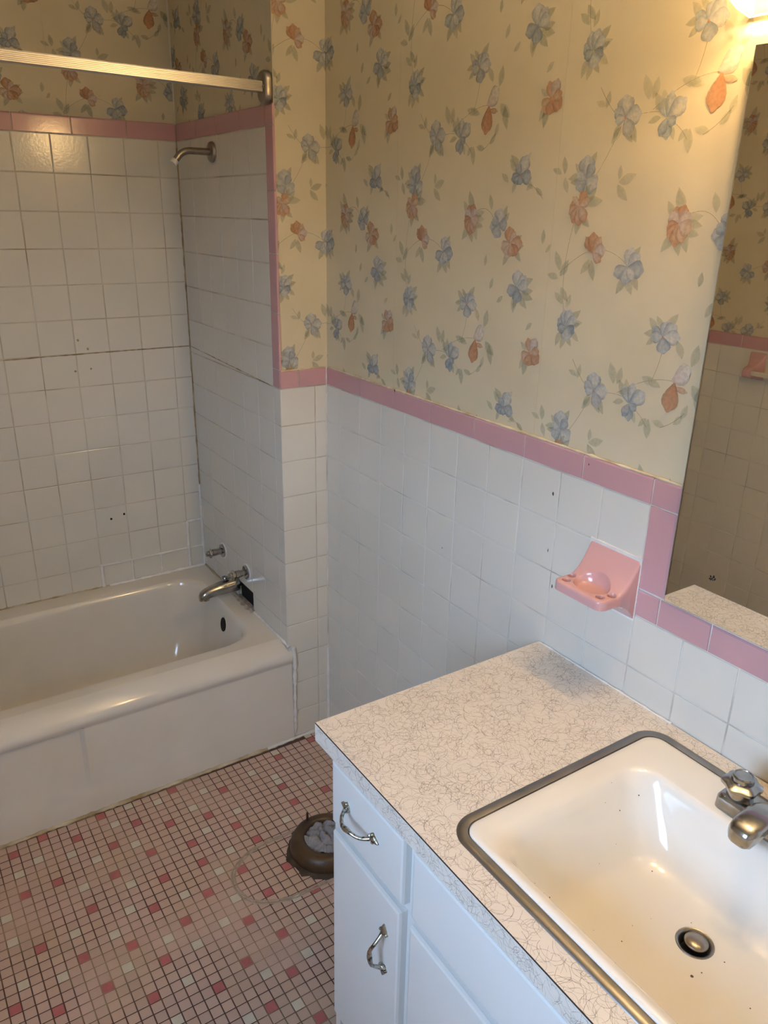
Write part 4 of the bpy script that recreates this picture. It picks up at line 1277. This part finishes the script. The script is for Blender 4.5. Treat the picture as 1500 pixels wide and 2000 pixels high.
# ------------------------------------------------------------------ mirror
mir = empty('wall_mirror', (-0.004, -(MU0 + MU1) / 2, MZ0), 'frameless mirror on the wall above the sink', 'mirror')
bm = nbox(-0.0092, -0.0035, -MU1, -MU0, MZ0, MZ1)
obj('glass_edge', bm, M['gedge'], mir)
bm = bmesh.new()
lp = [[(x, y, z) for y, z in ((-MU0 - i_, MZ0 + i_), (-MU1 + i_, MZ0 + i_), (-MU1 + i_, MZ1 - i_), (-MU0 - i_, MZ1 - i_))] for x, i_ in ((-0.0092, 0.0004), (-0.0096, 0.0010))]
loft(bm, lp, False, True)
obj('glass', bm, M['mirror'], mir)
PL_M = Plane((-0.0096, 0, 0), (0, -1, 0), (0, 0, 1), (-1, 0, 0))
for k in range(16):
    rr_ = random.Random(300 + k)
    ang, dd_ = rr_.uniform(0, 6.28), 0.0055 * math.sqrt(rr_.random())
    bmx = spot(PL_M, 1.3205 + dd_ * math.cos(ang), 1.1165 + dd_ * math.sin(ang), rr_.uniform(0.0010, 0.0022), rr_.uniform(0.0008, 0.0020), M['black'], None, seed=k, n=0.0003)
    # gather the flecks of the worn spot into one mesh
    if k == 0: specks = bmesh.new()
    specks.from_mesh(bmx.data)
    bpy.data.objects.remove(bmx)
obj('worn_spot', specks, M['black'], mir)

# ------------------------------------------------------------------ soap dish
SDY0, SDY1, SDZ0, SDZ1 = -1.0515, -1.1735, 0.966, 1.0905
sd = empty('soap_dish', (0, (SDY0 + SDY1) / 2, SDZ0), 'glossy pink ceramic soap and toothbrush holder on the wall beside the mirror', 'soap dish')
def dish_top(t):       # t outward 0..1, returns height
    return 1.0275 + 0.063 * max(0.0, 1 - t / 0.62) ** 1.9
DEPTH = 0.098
bm = bmesh.new()
n, mN = 110, 110
cyd = (SDY0 + SDY1) / 2
hw = abs(SDY1 - SDY0) / 2
topg = {}
for i in range(n + 1):
    t = i / n
    for j in range(mN + 1):
        s = -1 + 2 * j / mN
        # rounded front corners
        ss = max(0, abs(s) * hw - (hw - 0.016)) / 0.016
        xlim = DEPTH - 0.016 * (1 - math.sqrt(max(0, 1 - min(1, ss) ** 2)))
        x = -t * xlim
        y = cyd - s * hw
        z = dish_top(t)
        edge = min(xlim - t * xlim, hw - abs(s) * hw)
        if edge < 0.006: z -= 0.006 * (1 - math.sqrt(max(0, 1 - (1 - edge / 0.006) ** 2)))
        # bowl
        bx, by = (x + 0.057) / 0.028, (y - cyd) / 0.038
        q = math.hypot(bx, by)
        if q < 1.0: z -= 0.0100 * (1 - q ** 9) + max(0, dish_top(t) - 1.0275) * (1 - q ** 12)
        for (hx, hy) in ((-0.080, 0.042), (-0.058, 0.0495), (-0.080, -0.042), (-0.058, -0.0495)):
            hq = math.hypot(x - hx, y - cyd - hy) / 0.0080
            if hq < 1: z -= 0.0155 * (1 - hq ** 8)
        topg[i, j] = bm.verts.new((x - 0.0005, y, z))
for i in range(n):
    for j in range(mN):
        bm.faces.new((topg[i, j], topg[i + 1, j], topg[i + 1, j + 1], topg[i, j + 1]))
# underside: curved from the front lip back to the foot on the wall
rim = [(0, j) for j in range(mN + 1)][:0]
bot = {}
for i in range(n + 1):
    t = i / n
    for j in range(mN + 1):
        p = topg[i, j].co
        zb = SDZ0 + (1.0085 - SDZ0) * (1 - (1 - min(1, t / 0.72)) ** 2.2)
        bot[i, j] = None
        if i in (0, n) or j in (0, mN) or True:
            bot[i, j] = bm.verts.new((p.x, p.y, min(zb, 1.0088)))
for i in range(n):
    for j in range(mN):
        bm.faces.new((bot[i, j + 1], bot[i + 1, j + 1], bot[i + 1, j], bot[i, j]))
for j in range(mN):
    bm.faces.new((topg[n, j], bot[n, j], bot[n, j + 1], topg[n, j + 1]))
    bm.faces.new((topg[0, j + 1], bot[0, j + 1], bot[0, j], topg[0, j]))
for i in range(n):
    bm.faces.new((topg[i + 1, 0], topg[i, 0], bot[i, 0], bot[i + 1, 0]))
    bm.faces.new((topg[i, mN], topg[i + 1, mN], bot[i + 1, mN], bot[i, mN]))
M['ceramic'] = mat('pink_ceramic', (0.60, 0.35, 0.355), 0.12, var=0.04, vscale=12, coat=0.3)
obj('tray', bm, M['ceramic'], sd, smooth=50)
bm = bmesh.new()
zz = [(SDY0 + 0.001, SDZ0 - 0.001), (SDY1 - 0.0015, SDZ0 - 0.001), (SDY1 - 0.0015, SDZ1 + 0.0015), (SDY0 + 0.001, SDZ1 + 0.0015)]
loft(bm, [[(x, y, z) for y, z in zz] for x in (0.0, -0.003)], True, True)
obj('mortar_bed', bm, M['caulk'], sd)

# ------------------------------------------------------------------ lamp above the mirror
LY0, LY1 = -1.222, -1.560
lamp = empty('vanity_light', (-0.006, (LY0 + LY1) / 2, 1.93), 'wall lamp with glowing bent glass shade above the mirror', 'lamp')
M['bronze'] = mat('dark_bronze', (0.16, 0.11, 0.06), 0.5, var=0.2)
obj('back_plate', nbox(-0.010, 0.004, LY1, LY0, 1.940, 2.075, 0.003), M['bronze'], lamp)  # plate enlarged and darkened to cut the glow seen through the shade
bm = bmesh.new()
prof = [(-0.0125, 1.9330), (-0.045, 1.9400), (-0.065, 1.9490), (-0.085, 1.9630), (-0.102, 1.9830), (-0.112, 2.0080), (-0.115, 2.0400)]
inner = [(x + 0.003, z + 0.0035) for x, z in prof]
outline = prof + inner[::-1]
loft(bm, [[(x, y, z) for x, z in outline] for y in (LY0, LY1)], True, True)
for ya, yb_ in ((LY0 - 0.0035, LY0 - 0.0003), (LY1 + 0.0003, LY1 + 0.0035)):       # glass ends, added to dim the bulb light on the wall beside
    capo = [(x, z) for x, z in inner] + [(-0.011, 2.043), (-0.011, 1.953)]
    loft(bm, [[(x, y, z) for x, z in capo] for y in (ya, yb_)], True, True, mi=1)
obj('glass_shade', bm, [M['shade'], M['shade_end']], lamp, smooth=30)
for k in range(2):
    y = -1.31 - 0.165 * k
    bm = bmesh.new()
    lathe(bm, (-0.016, y, 2.005), (-1, 0, 0), [(0, 0.016), (0.028, 0.016), (0.030, 0.012)], 18)
    sk = obj('socket', bm, M['brass'], lamp, smooth=35)
    bm = bmesh.new()
    lathe(bm, (-0.044, y, 2.005), (-1, 0, 0), [(0, 0.010), (0.008, 0.014), (0.020, 0.0215), (0.032, 0.0230), (0.044, 0.018), (0.052, 0.004)], 12)
    sub('bulb', bm, M['bulb'], sk, smooth=60)

# ------------------------------------------------------------------ towel bar on the left wall (seen in the mirror)
tb = empty('towel_bar', (XL, -0.29, 1.06), 'ivory towel bar on pink ceramic brackets reflected in the mirror', 'towel bar')
def tb_bracket(y):
    bm = bmesh.new()
    w = 0.034
    lp = []
    for d, zt, zb, ww in ((0.0, 1.190, 1.085, w), (0.006, 1.188, 1.086, w), (0.018, 1.165, 1.092, w * 0.78), (0.036, 1.142, 1.100, w * 0.55), (0.056, 1.138, 1.096, w * 0.5), (0.070, 1.132, 1.100, w * 0.48), (0.076, 1.122, 1.106, w * 0.4)):
        lp.append([(XL + d, y + yy, zz) for yy, zz in ((-ww, zb), (ww, zb), (ww, zt), (-ww, zt))])
    loft(bm, lp, True, True)
    bmesh.ops.bevel(bm, geom=[e for e in bm.edges], offset=0.004, segments=2, profile=0.5, affect='EDGES')
    obj('bracket', bm, M['ceramic'], tb, smooth=50)
tb_bracket(-0.235)
tb_bracket(-0.875)
obj('bar', nbox(XL + 0.044, XL + 0.062, -0.865, -0.245, 1.108, 1.126, 0.003), M['barwhite'], tb)

# ------------------------------------------------------------------ window in the left wall
win = tag(bpy.data.objects.new('window_1', None), kind='structure')
win.location = (XL - 0.06, (WY0 + WY1) / 2, WZ0)
link(win)
bm = bmesh.new()
for (a, b_, c, d) in minus([(WY0 - 0.06, WY1 + 0.06, WZ0 - 0.05, WZ1 + 0.06)], (WY0, WY1, WZ0, WZ1)):
    box(bm, XL - 0.006, XL + 0.014, a, b_, c, d)
for (a, b_, c, d) in minus([(WY0, WY1, WZ0, WZ1)], (WY0 + 0.03, WY1 - 0.03, WZ0 + 0.03, WZ1 - 0.03)):
    box(bm, XL - 0.08, XL - 0.04, a, b_, c, d)
zm = (WZ0 + WZ1) / 2
box(bm, XL - 0.078, XL - 0.042, WY0 + 0.03, WY1 - 0.03, zm - 0.016, zm + 0.016)
obj('window_frame', bm, M['frame'], win)
for a, b_ in ((WZ0 + 0.03, zm - 0.016), (zm + 0.016, WZ1 - 0.03)):
    obj('pane', nbox(XL - 0.062, XL - 0.058, WY0 + 0.03, WY1 - 0.03, a, b_), M['glass'], win)
